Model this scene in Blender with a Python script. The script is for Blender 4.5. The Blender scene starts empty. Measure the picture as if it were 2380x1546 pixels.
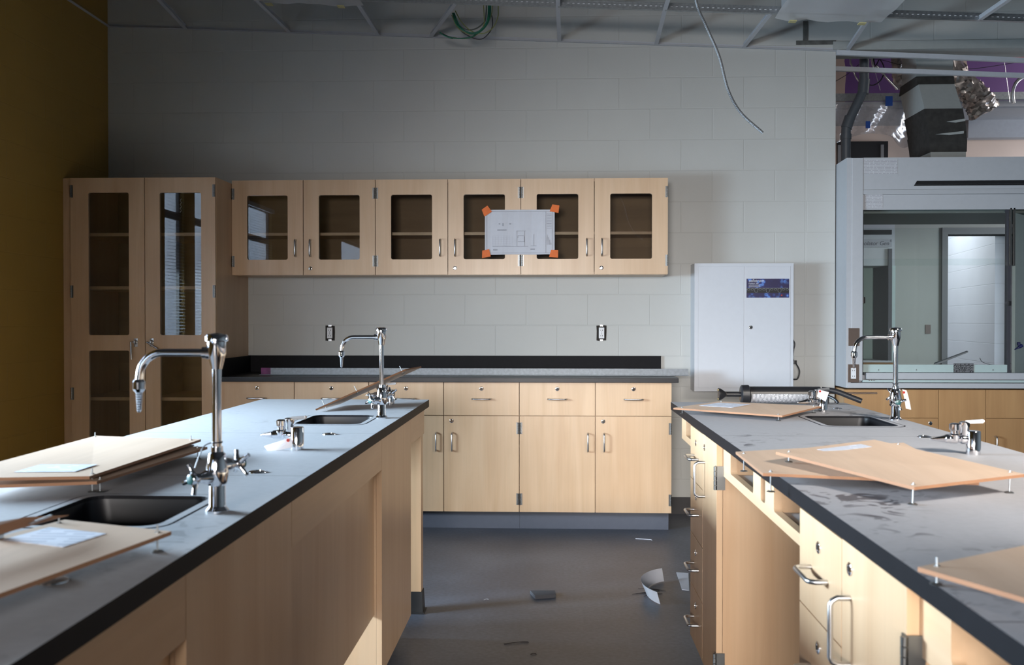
import bpy, bmesh, math, random
from mathutils import Vector, Matrix
random.seed(7)
SC = bpy.context.scene
COL = SC.collection
PI = math.pi

# ------------------------------------------------------------------ camera
CAMZ, FPX, YAW, PITCH = 1.27, 2260.0, 0.0425, 0.0119
cd = bpy.data.cameras.new('camera'); cam = bpy.data.objects.new('camera', cd); COL.objects.link(cam)
cd.sensor_width = 36.0; cd.lens = 36.0 * FPX / 2380.0; cd.clip_start = 0.05; cd.clip_end = 100
cam.location = (0, 0, CAMZ); cam.rotation_euler = (PI/2 - PITCH, 0, YAW)
cd.dof.use_dof = True; cd.dof.focus_distance = 5.4; cd.dof.aperture_fstop = 7.1
SC.camera = cam

# ------------------------------------------------------------------ world, exposure
W = bpy.data.worlds.new('world'); SC.world = W; W.use_nodes = True
W.node_tree.nodes['Background'].inputs[0].default_value = (0.62, 0.75, 1.0, 1)
W.node_tree.nodes['Background'].inputs[1].default_value = 4.0
SC.view_settings.view_transform = 'Standard'; SC.view_settings.look = 'None'
SC.view_settings.gamma = 1; SC.view_settings.use_curve_mapping = False
SC.view_settings.exposure = -0.08
SC.cycles.max_bounces = 8; SC.cycles.diffuse_bounces = 5; SC.cycles.glossy_bounces = 4
SC.cycles.transparent_max_bounces = 16; SC.cycles.caustics_reflective = False; SC.cycles.caustics_refractive = False
SC.cycles.use_denoising = True; SC.cycles.sample_clamp_indirect = 6.0

def area(name, loc, direction, sx, sy, power, col):
    l = bpy.data.lights.new(name, 'AREA'); l.shape = 'RECTANGLE'; l.size = sx; l.size_y = sy
    l.energy = power; l.color = col
    o = bpy.data.objects.new(name, l); COL.objects.link(o); o.location = loc
    o.rotation_euler = Vector(direction).to_track_quat('-Z', 'Y').to_euler()
    return o
BLUE = (0.66, 0.82, 1.0); WARM = (1.0, 0.92, 0.82)
# daylight through the left-hand windows (y extents match the openings in wall_left)
WIN = [(3.86, 4.25), (2.0, 3.62), (-3.2, -1.4)]
WZ0, WZ1 = 1.0, 2.45
for i, (a, b) in enumerate(WIN):
    l = area('daylight', (-3.14, (a+b)/2, 1.38), (1, 0, -0.3), b-a, 0.6, [28, 430, 60][i], BLUE); l.data.spread = 2.3
area('ceiling_lamp_light', (2.35, 0.15, 2.98), (-0.55, 2.05, -2.08), 0.6, 0.5, 42, WARM).data.spread = 1.05
area('rear_fill_light', (-0.5, -4.45, 1.6), (0.15, 1, -0.12), 2.6, 1.0, 45, (1.0, 0.955, 0.93)).data.spread = 0.68  # added fill from behind the camera; the rear wall has no window
area('corridor_lamp_light', (4.0, 11.4, 3.05), (0, 0, -1), 1.6, 1.2, 75, (0.92, 0.95, 1.0))
area('next_room_lamp_light', (5.2, 8.4, 3.6), (-0.2, 0.1, -1), 1.2, 0.6, 26, (1.0, 0.93, 0.88))
area('next_room_fill_light', (5.6, 7.5, 2.3), (-1, 0.55, -0.3), 1.2, 0.8, 60, (0.9, 0.95, 1.0))  # added fill to brighten the far hood liner; no window stands here
area('plenum_fill_light', (4.6, 7.0, 3.3), (-1, 0.5, 0.05), 0.5, 0.4, 9, (1.0, 0.95, 0.92))  # added fill to brighten the upper purple wall, not an actual work lamp

# ------------------------------------------------------------------ readings: a pixel's ray meets a plane of the room
def ray(px, py):
    u = (px-1190)/FPX; v = -(py-773)/FPX
    cp, sp = math.cos(PITCH), math.sin(PITCH); c, s = math.cos(YAW), math.sin(YAW)
    fw = cp + sp*v; z = -sp + cp*v
    return Vector((c*u - s*fw, s*u + c*fw, z))
O = Vector((0, 0, CAMZ))
def aty(px, py, y): d = ray(px, py); return O + d*(y/d.y)
def atz(px, py, z): d = ray(px, py); return O + d*((z-CAMZ)/d.z)
def atx(px, py, x): d = ray(px, py); return O + d*(x/d.x)

# ------------------------------------------------------------------ materials
def nt(name):
    m = bpy.data.materials.new(name); m.use_nodes = True
    return m, m.node_tree, m.node_tree.nodes['Principled BSDF']
def N(t, kind, **kw):
    n = t.nodes.new(kind)
    for k, v in kw.items():
        if k.startswith('i_'): n.inputs[k[2:].replace('_', ' ')].default_value = v
        else: setattr(n, k, v)
    return n
def ramp(t, fac, stops):
    r = t.nodes.new('ShaderNodeValToRGB'); e = r.color_ramp.elements
    while len(e) < len(stops): e.new(0.5)
    for i, (p, c) in enumerate(stops):
        e[i].position = p; e[i].color = (c, c, c, 1) if isinstance(c, (int, float)) else (*c, 1)
    t.links.new(fac, r.inputs[0]); return r.outputs[0]
def mixc(t, fac, a, b, mode='MIX'):
    m = t.nodes.new('ShaderNodeMix'); m.data_type = 'RGBA'; m.blend_type = mode
    for s, v in ((0, fac), (6, a), (7, b)):
        if isinstance(v, (int, float)): m.inputs[s].default_value = v
        elif isinstance(v, tuple): m.inputs[s].default_value = (*v, 1)
        else: t.links.new(v, m.inputs[s])
    return m.outputs[2]
def math_(t, op, a, b=0.0):
    m = t.nodes.new('ShaderNodeMath'); m.operation = op
    for s, v in ((0, a), (1, b)):
        if isinstance(v, (int, float)): m.inputs[s].default_value = v
        else: t.links.new(v, m.inputs[s])
    return m.outputs[0]
def bump(t, p, h, strength, dist):
    b = N(t, 'ShaderNodeBump'); b.inputs['Strength'].default_value = strength; b.inputs['Distance'].default_value = dist
    t.links.new(h, b.inputs['Height']); t.links.new(b.outputs[0], p.inputs['Normal'])
def plain(name, col, rough=0.5, metal=0.0, noise=0.06, nscale=30.0, spec=0.5, coat=0.0):
    m, t, p = nt(name)
    tc = N(t, 'ShaderNodeTexCoord'); n = N(t, 'ShaderNodeTexNoise'); n.inputs['Scale'].default_value = nscale
    t.links.new(tc.outputs['Object'], n.inputs['Vector'])
    v = ramp(t, n.outputs[0], [(0.3, 1-noise), (0.7, 1+0*noise)])
    t.links.new(mixc(t, 1.0, tuple(col), v, 'MULTIPLY'), p.inputs['Base Color'])
    p.inputs['Roughness'].default_value = rough; p.inputs['Metallic'].default_value = metal
    p.inputs['Specular IOR Level'].default_value = spec; p.inputs['Coat Weight'].default_value = coat
    return m
def wood(name, c1, c2, axis='Z', rough=0.38, coat=0.12):
    m, t, p = nt(name)
    tc = N(t, 'ShaderNodeTexCoord'); oi = N(t, 'ShaderNodeObjectInfo')
    add = N(t, 'ShaderNodeVectorMath', operation='ADD'); sc = N(t, 'ShaderNodeVectorMath', operation='SCALE')
    cb = N(t, 'ShaderNodeCombineXYZ'); 
    for i in range(3): t.links.new(oi.outputs['Random'], cb.inputs[i])
    t.links.new(cb.outputs[0], sc.inputs[0]); sc.inputs['Scale'].default_value = 37.0
    t.links.new(tc.outputs['Object'], add.inputs[0]); t.links.new(sc.outputs[0], add.inputs[1])
    s = {'Z': (9, 9, 0.9), 'X': (0.9, 9, 9), 'Y': (9, 0.9, 9)}[axis]
    f = {'Z': (90, 90, 2.2), 'X': (2.2, 90, 90), 'Y': (90, 2.2, 90)}[axis]
    mp = N(t, 'ShaderNodeMapping'); mp.inputs['Scale'].default_value = s; t.links.new(add.outputs[0], mp.inputs[0])
    n1 = N(t, 'ShaderNodeTexNoise'); n1.inputs['Scale'].default_value = 1.0; n1.inputs['Detail'].default_value = 5; n1.inputs['Distortion'].default_value = 0.8
    t.links.new(mp.outputs[0], n1.inputs['Vector'])
    mf = N(t, 'ShaderNodeMapping'); mf.inputs['Scale'].default_value = f; t.links.new(add.outputs[0], mf.inputs[0])
    n2 = N(t, 'ShaderNodeTexNoise'); n2.inputs['Scale'].default_value = 1.0; n2.inputs['Detail'].default_value = 3
    t.links.new(mf.outputs[0], n2.inputs['Vector'])
    base = mixc(t, ramp(t, n1.outputs[0], [(0.3, 0.0), (0.7, 1.0)]), c1, c2)
    col = mixc(t, 1.0, base, ramp(t, n2.outputs[0], [(0.3, 0.95), (0.65, 1.0)]), 'MULTIPLY')
    n3 = N(t, 'ShaderNodeTexNoise'); n3.inputs['Scale'].default_value = 3.0; t.links.new(add.outputs[0], n3.inputs['Vector'])
    col = mixc(t, 1.0, col, ramp(t, n3.outputs[0], [(0.3, 0.93), (0.7, 1.0)]), 'MULTIPLY')
    t.links.new(col, p.inputs['Base Color']); p.inputs['Roughness'].default_value = rough
    p.inputs['Coat Weight'].default_value = coat; p.inputs['Coat Roughness'].default_value = 0.22
    return m
def block(name, col, ua, va, u0, v0, rough=0.55, joint=0.94, bw=0.4064, bh=0.2032, extra=None):
    """painted concrete block; ua/va = object axes across and up, joints pinned to u0/v0"""
    m, t, p = nt(name)
    tc = N(t, 'ShaderNodeTexCoord'); sp = N(t, 'ShaderNodeSeparateXYZ'); t.links.new(tc.outputs['Object'], sp.inputs[0])
    u = math_(t, 'DIVIDE', math_(t, 'SUBTRACT', sp.outputs[ua], u0), bw)
    v = math_(t, 'DIVIDE', math_(t, 'SUBTRACT', sp.outputs[va], v0), bh)
    row = math_(t, 'FLOOR', v); odd = math_(t, 'MULTIPLY', math_(t, 'FLOORED_MODULO', row, 2.0), 0.5)
    uu = math_(t, 'FRACT', math_(t, 'ADD', u, math_(t, 'ADD', odd, 100.5)))
    vv = math_(t, 'FRACT', math_(t, 'ADD', v, 100.0))
    du = math_(t, 'MULTIPLY', math_(t, 'MINIMUM', uu, math_(t, 'SUBTRACT', 1.0, uu)), bw)
    dv = math_(t, 'MULTIPLY', math_(t, 'MINIMUM', vv, math_(t, 'SUBTRACT', 1.0, vv)), bh)
    d = math_(t, 'MINIMUM', du, dv)
    if extra is not None:
        d = math_(t, 'MINIMUM', d, math_(t, 'ABSOLUTE', math_(t, 'SUBTRACT', sp.outputs[ua], extra)))
    h = ramp(t, math_(t, 'MULTIPLY', d, 100.0), [(0.12, 0.0), (0.5, 1.0)])
    n = N(t, 'ShaderNodeTexNoise'); n.inputs['Scale'].default_value = 140; n.inputs['Detail'].default_value = 4
    t.links.new(tc.outputs['Object'], n.inputs['Vector'])
    n2 = N(t, 'ShaderNodeTexNoise'); n2.inputs['Scale'].default_value = 2.5; t.links.new(tc.outputs['Object'], n2.inputs['Vector'])
    hh = math_(t, 'ADD', h, math_(t, 'MULTIPLY', n.outputs[0], 0.25))
    base = mixc(t, 1.0, col, ramp(t, n2.outputs[0], [(0.3, 0.95), (0.7, 1.0)]), 'MULTIPLY')
    jc = mixc(t, h, tuple(c*joint for c in col), base)
    t.links.new(jc, p.inputs['Base Color']); p.inputs['Roughness'].default_value = rough
    bump(t, p, hh, 0.35, 0.003)
    return m
def thin_glass(name, tint, refl=1.0, dust=0.0, base_refl=0.0, rough=0.015):
    m, t, p = nt(name); t.nodes.remove(p)
    out = [n for n in t.nodes if n.type == 'OUTPUT_MATERIAL'][0]
    tr = N(t, 'ShaderNodeBsdfTransparent'); tr.inputs[0].default_value = (*tint, 1)
    gl = N(t, 'ShaderNodeBsdfGlossy'); gl.inputs['Roughness'].default_value = rough
    fr = N(t, 'ShaderNodeFresnel'); fr.inputs[0].default_value = 1.5
    f = math_(t, 'ADD', math_(t, 'MULTIPLY', fr.outputs[0], refl), base_refl)
    mx = N(t, 'ShaderNodeMixShader'); t.links.new(f, mx.inputs[0]); t.links.new(tr.outputs[0], mx.inputs[1]); t.links.new(gl.outputs[0], mx.inputs[2])
    last = mx.outputs[0]
    if dust > 0:
        df = N(t, 'ShaderNodeBsdfDiffuse'); df.inputs[0].default_value = (0.7, 0.7, 0.7, 1)
        m2 = N(t, 'ShaderNodeMixShader'); m2.inputs[0].default_value = dust
        t.links.new(last, m2.inputs[1]); t.links.new(df.outputs[0], m2.inputs[2]); last = m2.outputs[0]
    t.links.new(last, out.inputs[0]); return m
def bench_top(name, col, seams, smear=0.8):
    """dusty black resin: film of pale dust with wiped dark smears, hairline seams across"""
    m, t, p = nt(name)
    tc = N(t, 'ShaderNodeTexCoord'); sp = N(t, 'ShaderNodeSeparateXYZ'); t.links.new(tc.outputs['Object'], sp.inputs[0])
    n = N(t, 'ShaderNodeTexNoise'); n.inputs['Scale'].default_value = 2.3; n.inputs['Detail'].default_value = 3
    n.inputs['Distortion'].default_value = 0.5
    t.links.new(tc.outputs['Object'], n.inputs['Vector'])
    n2 = N(t, 'ShaderNodeTexNoise'); n2.inputs['Scale'].default_value = 11; n2.inputs['Detail'].default_value = 2; n2.inputs['Distortion'].default_value = 2.2
    t.links.new(tc.outputs['Object'], n2.inputs['Vector'])
    a = ramp(t, n.outputs[0], [(0.54, 0.0), (0.66, 1.0)]); b = ramp(t, n2.outputs[0], [(0.55, 0.0), (0.60, 1.0)])
    sm = math_(t, 'MULTIPLY', a, b)
    n3 = N(t, 'ShaderNodeTexNoise'); n3.inputs['Scale'].default_value = 60; t.links.new(tc.outputs['Object'], n3.inputs['Vector'])
    dust = mixc(t, 1.0, col, ramp(t, n3.outputs[0], [(0.3, 0.93), (0.7, 1.0)]), 'MULTIPLY')
    c = mixc(t, math_(t, 'MULTIPLY', sm, smear), dust, (0.05, 0.045, 0.055))
    for s in seams:
        d = math_(t, 'ABSOLUTE', math_(t, 'SUBTRACT', sp.outputs[1], s))
        c = mixc(t, math_(t, 'LESS_THAN', d, 0.0014), c, (0.03, 0.03, 0.035))
    t.links.new(c, p.inputs['Base Color']); p.inputs['Roughness'].default_value = 0.5
    p.inputs['Specular IOR Level'].default_value = 0.4
    return m

M = {}
M['maple'] = wood('maple', (0.67, 0.46, 0.285), (0.58, 0.37, 0.212))
M['maple_h'] = wood('maple_across', (0.67, 0.46, 0.285), (0.58, 0.37, 0.212), 'Y')
M['maple_shaded'] = wood('maple_inside_shaded', (0.34, 0.23, 0.14), (0.27, 0.18, 0.11), 'X', rough=0.7, coat=0)  # shade inside the glass cabinets put into a darker maple
M['warm_lit'] = wood('warm_lit_maple', (0.50, 0.29, 0.13), (0.42, 0.23, 0.10))  # same maple, the warmer light under the hood put into its colour
M['ply'] = wood('plywood_face', (0.67, 0.50, 0.375), (0.61, 0.44, 0.32), 'Y', rough=0.6, coat=0)
M['plyedge'] = wood('plywood_edge', (0.33, 0.17, 0.09), (0.26, 0.13, 0.07), 'Y', rough=0.8, coat=0)
M['resin'] = plain('black_resin', (0.007, 0.007, 0.009), 0.55, noise=0.2, spec=0.12)
M['wall_top'] = plain('wall_counter_top', (0.016, 0.016, 0.019), 0.35, noise=0.2, nscale=8, spec=0.3)
M['topL'] = bench_top('dusty_resin_left', (0.44, 0.445, 0.465), (2.17, 3.0), 0.3)
M['topR'] = bench_top('dusty_resin_right', (0.40, 0.405, 0.435), (2.99, 1.15))
M['basin'] = plain('basin_resin', (0.009, 0.009, 0.011), 0.4, spec=0.3)
M['chrome'] = plain('chrome', (0.82, 0.82, 0.85), 0.07, 1.0, 0.0)
M['satin'] = plain('satin_steel', (0.62, 0.62, 0.63), 0.28, 1.0, 0.05)
M['zinc'] = plain('zinc_bolt', (0.42, 0.44, 0.45), 0.35, 1.0, 0.1)
M['hinge'] = plain('hinge_steel', (0.20, 0.20, 0.195), 0.35, 1.0, 0.05)
M['black'] = plain('black_plastic', (0.012, 0.012, 0.014), 0.35)
M['rubber'] = plain('black_rubber', (0.016, 0.016, 0.017), 0.5)
M['dark'] = plain('dark_gap', (0.02, 0.015, 0.012), 0.8)
M['kick'] = plain('toe_kick_vinyl', (0.085, 0.095, 0.125), 0.5)
M['white'] = plain('white_enamel', (0.56, 0.58, 0.62), 0.35, noise=0.02)
M['hood'] = plain('hood_enamel', (0.45, 0.465, 0.49), 0.42, noise=0.03)
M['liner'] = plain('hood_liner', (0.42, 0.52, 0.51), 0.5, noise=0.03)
M['paper'] = plain('paper', (0.60, 0.61, 0.66), 0.8, noise=0.03)
M['ink'] = plain('printed_ink', (0.10, 0.10, 0.13), 0.8)
M['ink_faint'] = plain('faint_ink', (0.40, 0.41, 0.46), 0.8)
M['tape'] = plain('orange_tape', (0.80, 0.16, 0.02), 0.6, noise=0.15)
M['btape'] = plain('blue_tape', (0.01, 0.07, 0.36), 0.7)
M['grid'] = plain('grid_metal', (0.52, 0.54, 0.58), 0.45, noise=0.05)
M['galv'] = plain('galvanised_steel', (0.42, 0.45, 0.47), 0.36, 0.9, 0.25, 60)
M['outlet'] = plain('receptacle_white', (0.72, 0.73, 0.75), 0.4)
M['bronze'] = plain('brown_plate', (0.16, 0.12, 0.10), 0.35, 0.5)
M['teal'] = plain('teal_button', (0.01, 0.06, 0.06), 0.3)
M['bluev'] = plain('blue_valve', (0.02, 0.03, 0.14), 0.3)
M['brass'] = plain('brass', (0.65, 0.52, 0.28), 0.3, 1.0)
M['red'] = plain('red_paint', (0.5, 0.03, 0.02), 0.5)
M['purple'] = plain('purple_paint', (0.155, 0.065, 0.26), 0.6, nscale=4)
M['beige'] = plain('primer_beige', (0.60, 0.47, 0.40), 0.7, nscale=4)
M['pvc'] = plain('grey_pvc', (0.085, 0.105, 0.13), 0.45)
M['duct'] = plain('painted_duct', (0.36, 0.38, 0.37), 0.6)
M['mastic'] = plain('black_mastic', (0.035, 0.033, 0.03), 0.75, noise=0.5, nscale=25)
M['foil'] = plain('crinkled_foil', (0.55, 0.50, 0.47), 0.32, 0.9, 0.5, 40)
M['wgreen'] = plain('green_wire', (0.01, 0.16, 0.09), 0.4)
M['wyellow'] = plain('yellow_green_wire', (0.24, 0.26, 0.07), 0.4)
M['wgrey'] = plain('grey_wire', (0.10, 0.12, 0.11), 0.4)
M['wblack'] = plain('black_wire', (0.015, 0.015, 0.02), 0.4)
M['joist'] = plain('deck_paint', (0.13, 0.13, 0.135), 0.8)
M['frame'] = plain('door_frame_grey', (0.13, 0.13, 0.13), 0.5)
M['olive'] = plain('olive_grey_paint', (0.33, 0.34, 0.31), 0.6, nscale=3)
M['tile'] = plain('ceiling_board', (0.36, 0.37, 0.40), 0.8)
M['floor2'] = plain('corridor_floor', (0.25, 0.25, 0.26), 0.4)
M['base'] = plain('vinyl_base', (0.03, 0.028, 0.03), 0.5)
M['scrap'] = plain('grey_scrap', (0.09, 0.09, 0.10), 0.8)
M['glass'] = thin_glass('cabinet_glass', (0.88, 0.88, 0.86), 1.0, 0.0, 0.045)
M['sash'] = thin_glass('sash_glass', (0.965, 0.985, 0.98), 0.5, 0.01)
M['film'] = thin_glass('plastic_film', (0.85, 0.86, 0.9), 0.22, 0.26, 0.0, 0.2)
M['wrapfilm'] = thin_glass('cloudy_plastic', (0.8, 0.81, 0.85), 0.3, 0.55, 0.0, 0.35)
M['tagm'] = plain('card_tag', (0.66, 0.66, 0.70), 0.8)
M['wall_w'] = block('painted_block_white', (0.50, 0.505, 0.485), 0, 2, -0.5842, 1.4443, extra=1.643)
M['wall_y'] = block('painted_block_yellow', (0.36, 0.215, 0.04), 1, 2, 6.43, 1.4443)
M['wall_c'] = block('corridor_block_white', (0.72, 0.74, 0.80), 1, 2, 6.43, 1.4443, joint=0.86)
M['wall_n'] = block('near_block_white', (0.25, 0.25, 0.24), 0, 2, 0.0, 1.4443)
def floor_mat():
    m, t, p = nt('floor_vinyl')
    tc = N(t, 'ShaderNodeTexCoord')
    n = N(t, 'ShaderNodeTexNoise'); n.inputs['Scale'].default_value = 1.8; n.inputs['Detail'].default_value = 6; t.links.new(tc.outputs['Object'], n.inputs['Vector'])
    n2 = N(t, 'ShaderNodeTexNoise'); n2.inputs['Scale'].default_value = 55; n2.inputs['Detail'].default_value = 6; t.links.new(tc.outputs['Object'], n2.inputs['Vector'])
    c = mixc(t, ramp(t, n.outputs[0], [(0.35, 0.0), (0.68, 1.0)]), (0.066, 0.072, 0.092), (0.108, 0.118, 0.145))
    c = mixc(t, 1.0, c, ramp(t, n2.outputs[0], [(0.3, 0.75), (0.7, 1.1)]), 'MULTIPLY')
    t.links.new(c, p.inputs['Base Color']); p.inputs['Roughness'].default_value = 0.42
    return m
M['floor'] = floor_mat()
def blot_label():
    m, t, p = nt('blue_bubble_print')
    tc = N(t, 'ShaderNodeTexCoord'); v = N(t, 'ShaderNodeTexVoronoi'); v.inputs['Scale'].default_value = 34; t.links.new(tc.outputs['Object'], v.inputs['Vector'])
    n = N(t, 'ShaderNodeTexNoise'); n.inputs['Scale'].default_value = 14; t.links.new(tc.outputs['Object'], n.inputs['Vector'])
    r = ramp(t, v.outputs['Distance'], [(0.0, (0.04, 0.12, 0.42)), (0.32, (0.10, 0.22, 0.55)), (0.40, (0.02, 0.04, 0.20)), (0.6, (0.015, 0.012, 0.07))])
    c = mixc(t, ramp(t, n.outputs[0], [(0.42, 0.0), (0.58, 1.0)]), (0.014, 0.01, 0.06), r)
    t.links.new(c, p.inputs['Base Color']); p.inputs['Roughness'].default_value = 0.4
    return m
M['bubbles'] = blot_label()
def print_mat(name, bg, fg, sx, sy, axis_u=0, axis_v=2, thr=0.5):
    """rows of illegibly small print"""
    m, t, p = nt(name)
    tc = N(t, 'ShaderNodeTexCoord'); sp = N(t, 'ShaderNodeSeparateXYZ'); t.links.new(tc.outputs['Object'], sp.inputs[0])
    fv = math_(t, 'FRACT', math_(t, 'ADD', math_(t, 'MULTIPLY', sp.outputs[axis_v], sy), 50.0))
    row = math_(t, 'LESS_THAN', fv, 0.5)
    cb = N(t, 'ShaderNodeCombineXYZ'); t.links.new(math_(t, 'MULTIPLY', sp.outputs[axis_u], sx), cb.inputs[0])
    t.links.new(math_(t, 'FLOOR', math_(t, 'MULTIPLY', sp.outputs[axis_v], sy)), cb.inputs[1])
    n = N(t, 'ShaderNodeTexNoise'); n.inputs['Scale'].default_value = 1.0; n.inputs['Detail'].default_value = 1; t.links.new(cb.outputs[0], n.inputs['Vector'])
    k = math_(t, 'MULTIPLY', row, math_(t, 'GREATER_THAN', n.outputs[0], thr))
    t.links.new(mixc(t, k, bg, fg), p.inputs['Base Color']); p.inputs['Roughness'].default_value = 0.8
    return m
M['smallprint'] = print_mat('small_print', (0.54, 0.55, 0.58), (0.36, 0.36, 0.39), 90, 110, thr=0.42)
M['sticker'] = print_mat('sticker_print', (0.66, 0.70, 0.80), (0.46, 0.50, 0.60), 30, 60, 0, 1, 0.45)
M['wrap'] = print_mat('cartridge_wrap', (0.55, 0.55, 0.57), (0.09, 0.09, 0.10), 260, 190, 2, 0, 0.40)
M['plate_print'] = print_mat('black_plate_print', (0.012, 0.012, 0.014), (0.25, 0.25, 0.26), 120, 150, thr=0.45)

# ------------------------------------------------------------------ mesh helpers (everything is modelled in room coordinates)
def BM(): return bmesh.new()
def quadface(bm, vs):
    try: return bm.faces.new(vs)
    except ValueError: return None
def hexa(bm, c):
    v = [bm.verts.new(p) for p in c]
    for f in ((0,3,2,1), (4,5,6,7), (0,1,5,4), (1,2,6,5), (2,3,7,6), (3,0,4,7)): quadface(bm, [v[i] for i in f])
    return v
def box(bm, x0, x1, y0, y1, z0, z1, bev=0.0):
    v = hexa(bm, [(x0,y0,z0),(x1,y0,z0),(x1,y1,z0),(x0,y1,z0),(x0,y0,z1),(x1,y0,z1),(x1,y1,z1),(x0,y1,z1)])
    if bev > 0:
        es = {e for q in v for e in q.link_edges}
        bmesh.ops.bevel(bm, geom=list(es), offset=bev, segments=2, affect='EDGES', profile=0.7)
    return v
def frame_of(d):
    d = d.normalized(); a = Vector((0,0,1)) if abs(d.z) < 0.9 else Vector((1,0,0))
    u = d.cross(a).normalized(); return u, d.cross(u).normalized()
def rings(bm, rs, closed_ends=True):
    prev = None; first = None
    for r in rs:
        vs = [bm.verts.new(p) for p in r]
        if prev:
            n = len(vs)
            for i in range(n): quadface(bm, (prev[i], prev[(i+1) % n], vs[(i+1) % n], vs[i]))
        else: first = vs
        prev = vs
    if closed_ends:
        quadface(bm, list(reversed(first))); quadface(bm, prev)
def lathe(bm, p0, d, prof, seg=20):
    """prof: list of (distance along d, radius)"""
    p0 = Vector(p0); d = Vector(d).normalized(); u, w = frame_of(d); rs = []
    for h, r in prof:
        c = p0 + d*h; rs.append([c + (u*math.cos(2*PI*i/seg) + w*math.sin(2*PI*i/seg))*max(r, 1e-5) for i in range(seg)])
    rings(bm, rs)
def cyl(bm, p0, p1, r, r1=None, seg=16):
    p0 = Vector(p0); p1 = Vector(p1); lathe(bm, p0, p1-p0, [(0, r), ((p1-p0).length, r if r1 is None else r1)], seg)
def smooth_path(pts, n=6):
    P = [Vector(p) for p in pts]; out = []
    Q = [P[0]*2-P[1]] + P + [P[-1]*2-P[-2]]
    for i in range(1, len(Q)-2):
        for k in range(n):
            t = k/n; a, b, c, d = Q[i-1], Q[i], Q[i+1], Q[i+2]
            out.append(0.5*((2*b) + (c-a)*t + (2*a-5*b+4*c-d)*t*t + (3*b-a-3*c+d)*t**3))
    out.append(P[-1]); return out
def tube(bm, pts, r, seg=10, smooth=6, rfun=None):
    P = smooth_path(pts, smooth) if smooth else [Vector(p) for p in pts]
    rs = []; u = None
    for i, p in enumerate(P):
        d = (P[min(i+1, len(P)-1)] - P[max(i-1, 0)]).normalized()
        if u is None: u, _ = frame_of(d)
        u = (u - d*u.dot(d)).normalized(); w = d.cross(u)
        rr = rfun(i/(len(P)-1)) if rfun else r
        rs.append([p + (u*math.cos(2*PI*k/seg) + w*math.sin(2*PI*k/seg))*rr for k in range(seg)])
    rings(bm, rs)
def rrect(x0, x1, z0, z1, r, n=5):
    out = []
    for cx, cz, a0 in ((x1-r, z1-r, 0), (x0+r, z1-r, PI/2), (x0+r, z0+r, PI), (x1-r, z0+r, 3*PI/2)):
        for i in range(n+1):
            a = a0 + PI/2*i/n; out.append((cx+r*math.cos(a), cz+r*math.sin(a)))
    return out
def plate(bm, outer, holes, plane, d0, d1):
    """flat plate with holes; plane 'XZ' (thickness along y), 'YZ' (along x) or 'XY' (along z)"""
    def mk(p, d):
        return {'XZ': (p[0], d, p[1]), 'YZ': (d, p[0], p[1]), 'XY': (p[0], p[1], d)}[plane]
    edges = []
    for loop in [outer] + holes:
        vs = [bm.verts.new(mk(p, d0)) for p in loop]
        for i in range(len(vs)): edges.append(bm.edges.new((vs[i], vs[(i+1) % len(vs)])))
    res = bmesh.ops.triangle_fill(bm, use_beauty=True, use_dissolve=False, edges=edges)
    faces = [g for g in res['geom'] if isinstance(g, bmesh.types.BMFace)]
    ex = bmesh.ops.extrude_face_region(bm, geom=faces)
    vs = [g for g in ex['geom'] if isinstance(g, bmesh.types.BMVert)]
    off = {'XZ': (0, d1-d0, 0), 'YZ': (d1-d0, 0, 0), 'XY': (0, 0, d1-d0)}[plane]
    bmesh.ops.translate(bm, verts=vs, vec=off)
def thick(bm, vec):
    ex = bmesh.ops.extrude_face_region(bm, geom=bm.faces[:])
    bmesh.ops.translate(bm, verts=[g for g in ex['geom'] if isinstance(g, bmesh.types.BMVert)], vec=vec)
def rect(a, b, c, d): return [(a, c), (b, c), (b, d), (a, d)]
def obj(name, bm, mat, parent=None, kind=None, label=None, smooth=None):
    bmesh.ops.recalc_face_normals(bm, faces=bm.faces[:])
    if parent is not None:
        r = parent
        while r.parent: r = r.parent
        bm.transform(Matrix.Translation(-Vector(r.location)))
    me = bpy.data.meshes.new(name); 
    if smooth is not None:
        for f in bm.faces: f.smooth = True
    bm.to_mesh(me); bm.free()
    if smooth is not None: me.set_sharp_from_angle(angle=math.radians(smooth))
    for mm in (mat if isinstance(mat, (list, tuple)) else [mat]): me.materials.append(M[mm] if isinstance(mm, str) else mm)
    o = bpy.data.objects.new(name, me); COL.objects.link(o)
    if parent is not None: o.parent = parent
    if kind: o['kind'] = kind
    if label: o['label'] = label
    return o
def struct(name, bm, mat, parent=None, **k): return obj(name, bm, mat, parent, None if parent else 'structure', **k)
def thing(name, label, cat, loc, group=None):
    o = bpy.data.objects.new(name, None); COL.objects.link(o); o.empty_display_size = 0.05
    o.location = loc; o['label'] = label; o['category'] = cat
    if group: o['group'] = group
    return o
def tag(o, label, cat, group=None):
    o['label'] = label; o['category'] = cat
    if group: o['group'] = group
    return o
def dup(root, loc, rotz=0.0, label=None, scale=None, skip=()):
    def cp(o, parent):
        c = o.copy(); COL.objects.link(c); c.parent = parent
        for ch in list(o.children): cp(ch, c)
        return c
    r = root.copy(); COL.objects.link(r); r.location = loc; r.rotation_euler = (0, 0, rotz)
    if label: r['label'] = label
    if scale: r.scale = scale
    for ch in list(root.children):
        if ch.name.split('.')[0] not in skip: cp(ch, r)
    return r
def top_mats(bm, z):
    """second material slot on the upward faces at height z"""
    bmesh.ops.recalc_face_normals(bm, faces=bm.faces[:])
    for f in bm.faces:
        if abs(f.normal.z) > 0.9 and f.calc_center_median().z > z: f.material_index = 1
def crumple(bm, amp):
    for v in bm.verts: v.co += Vector((random.uniform(-amp, amp), random.uniform(-amp, amp), random.uniform(-amp, amp)))
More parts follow.
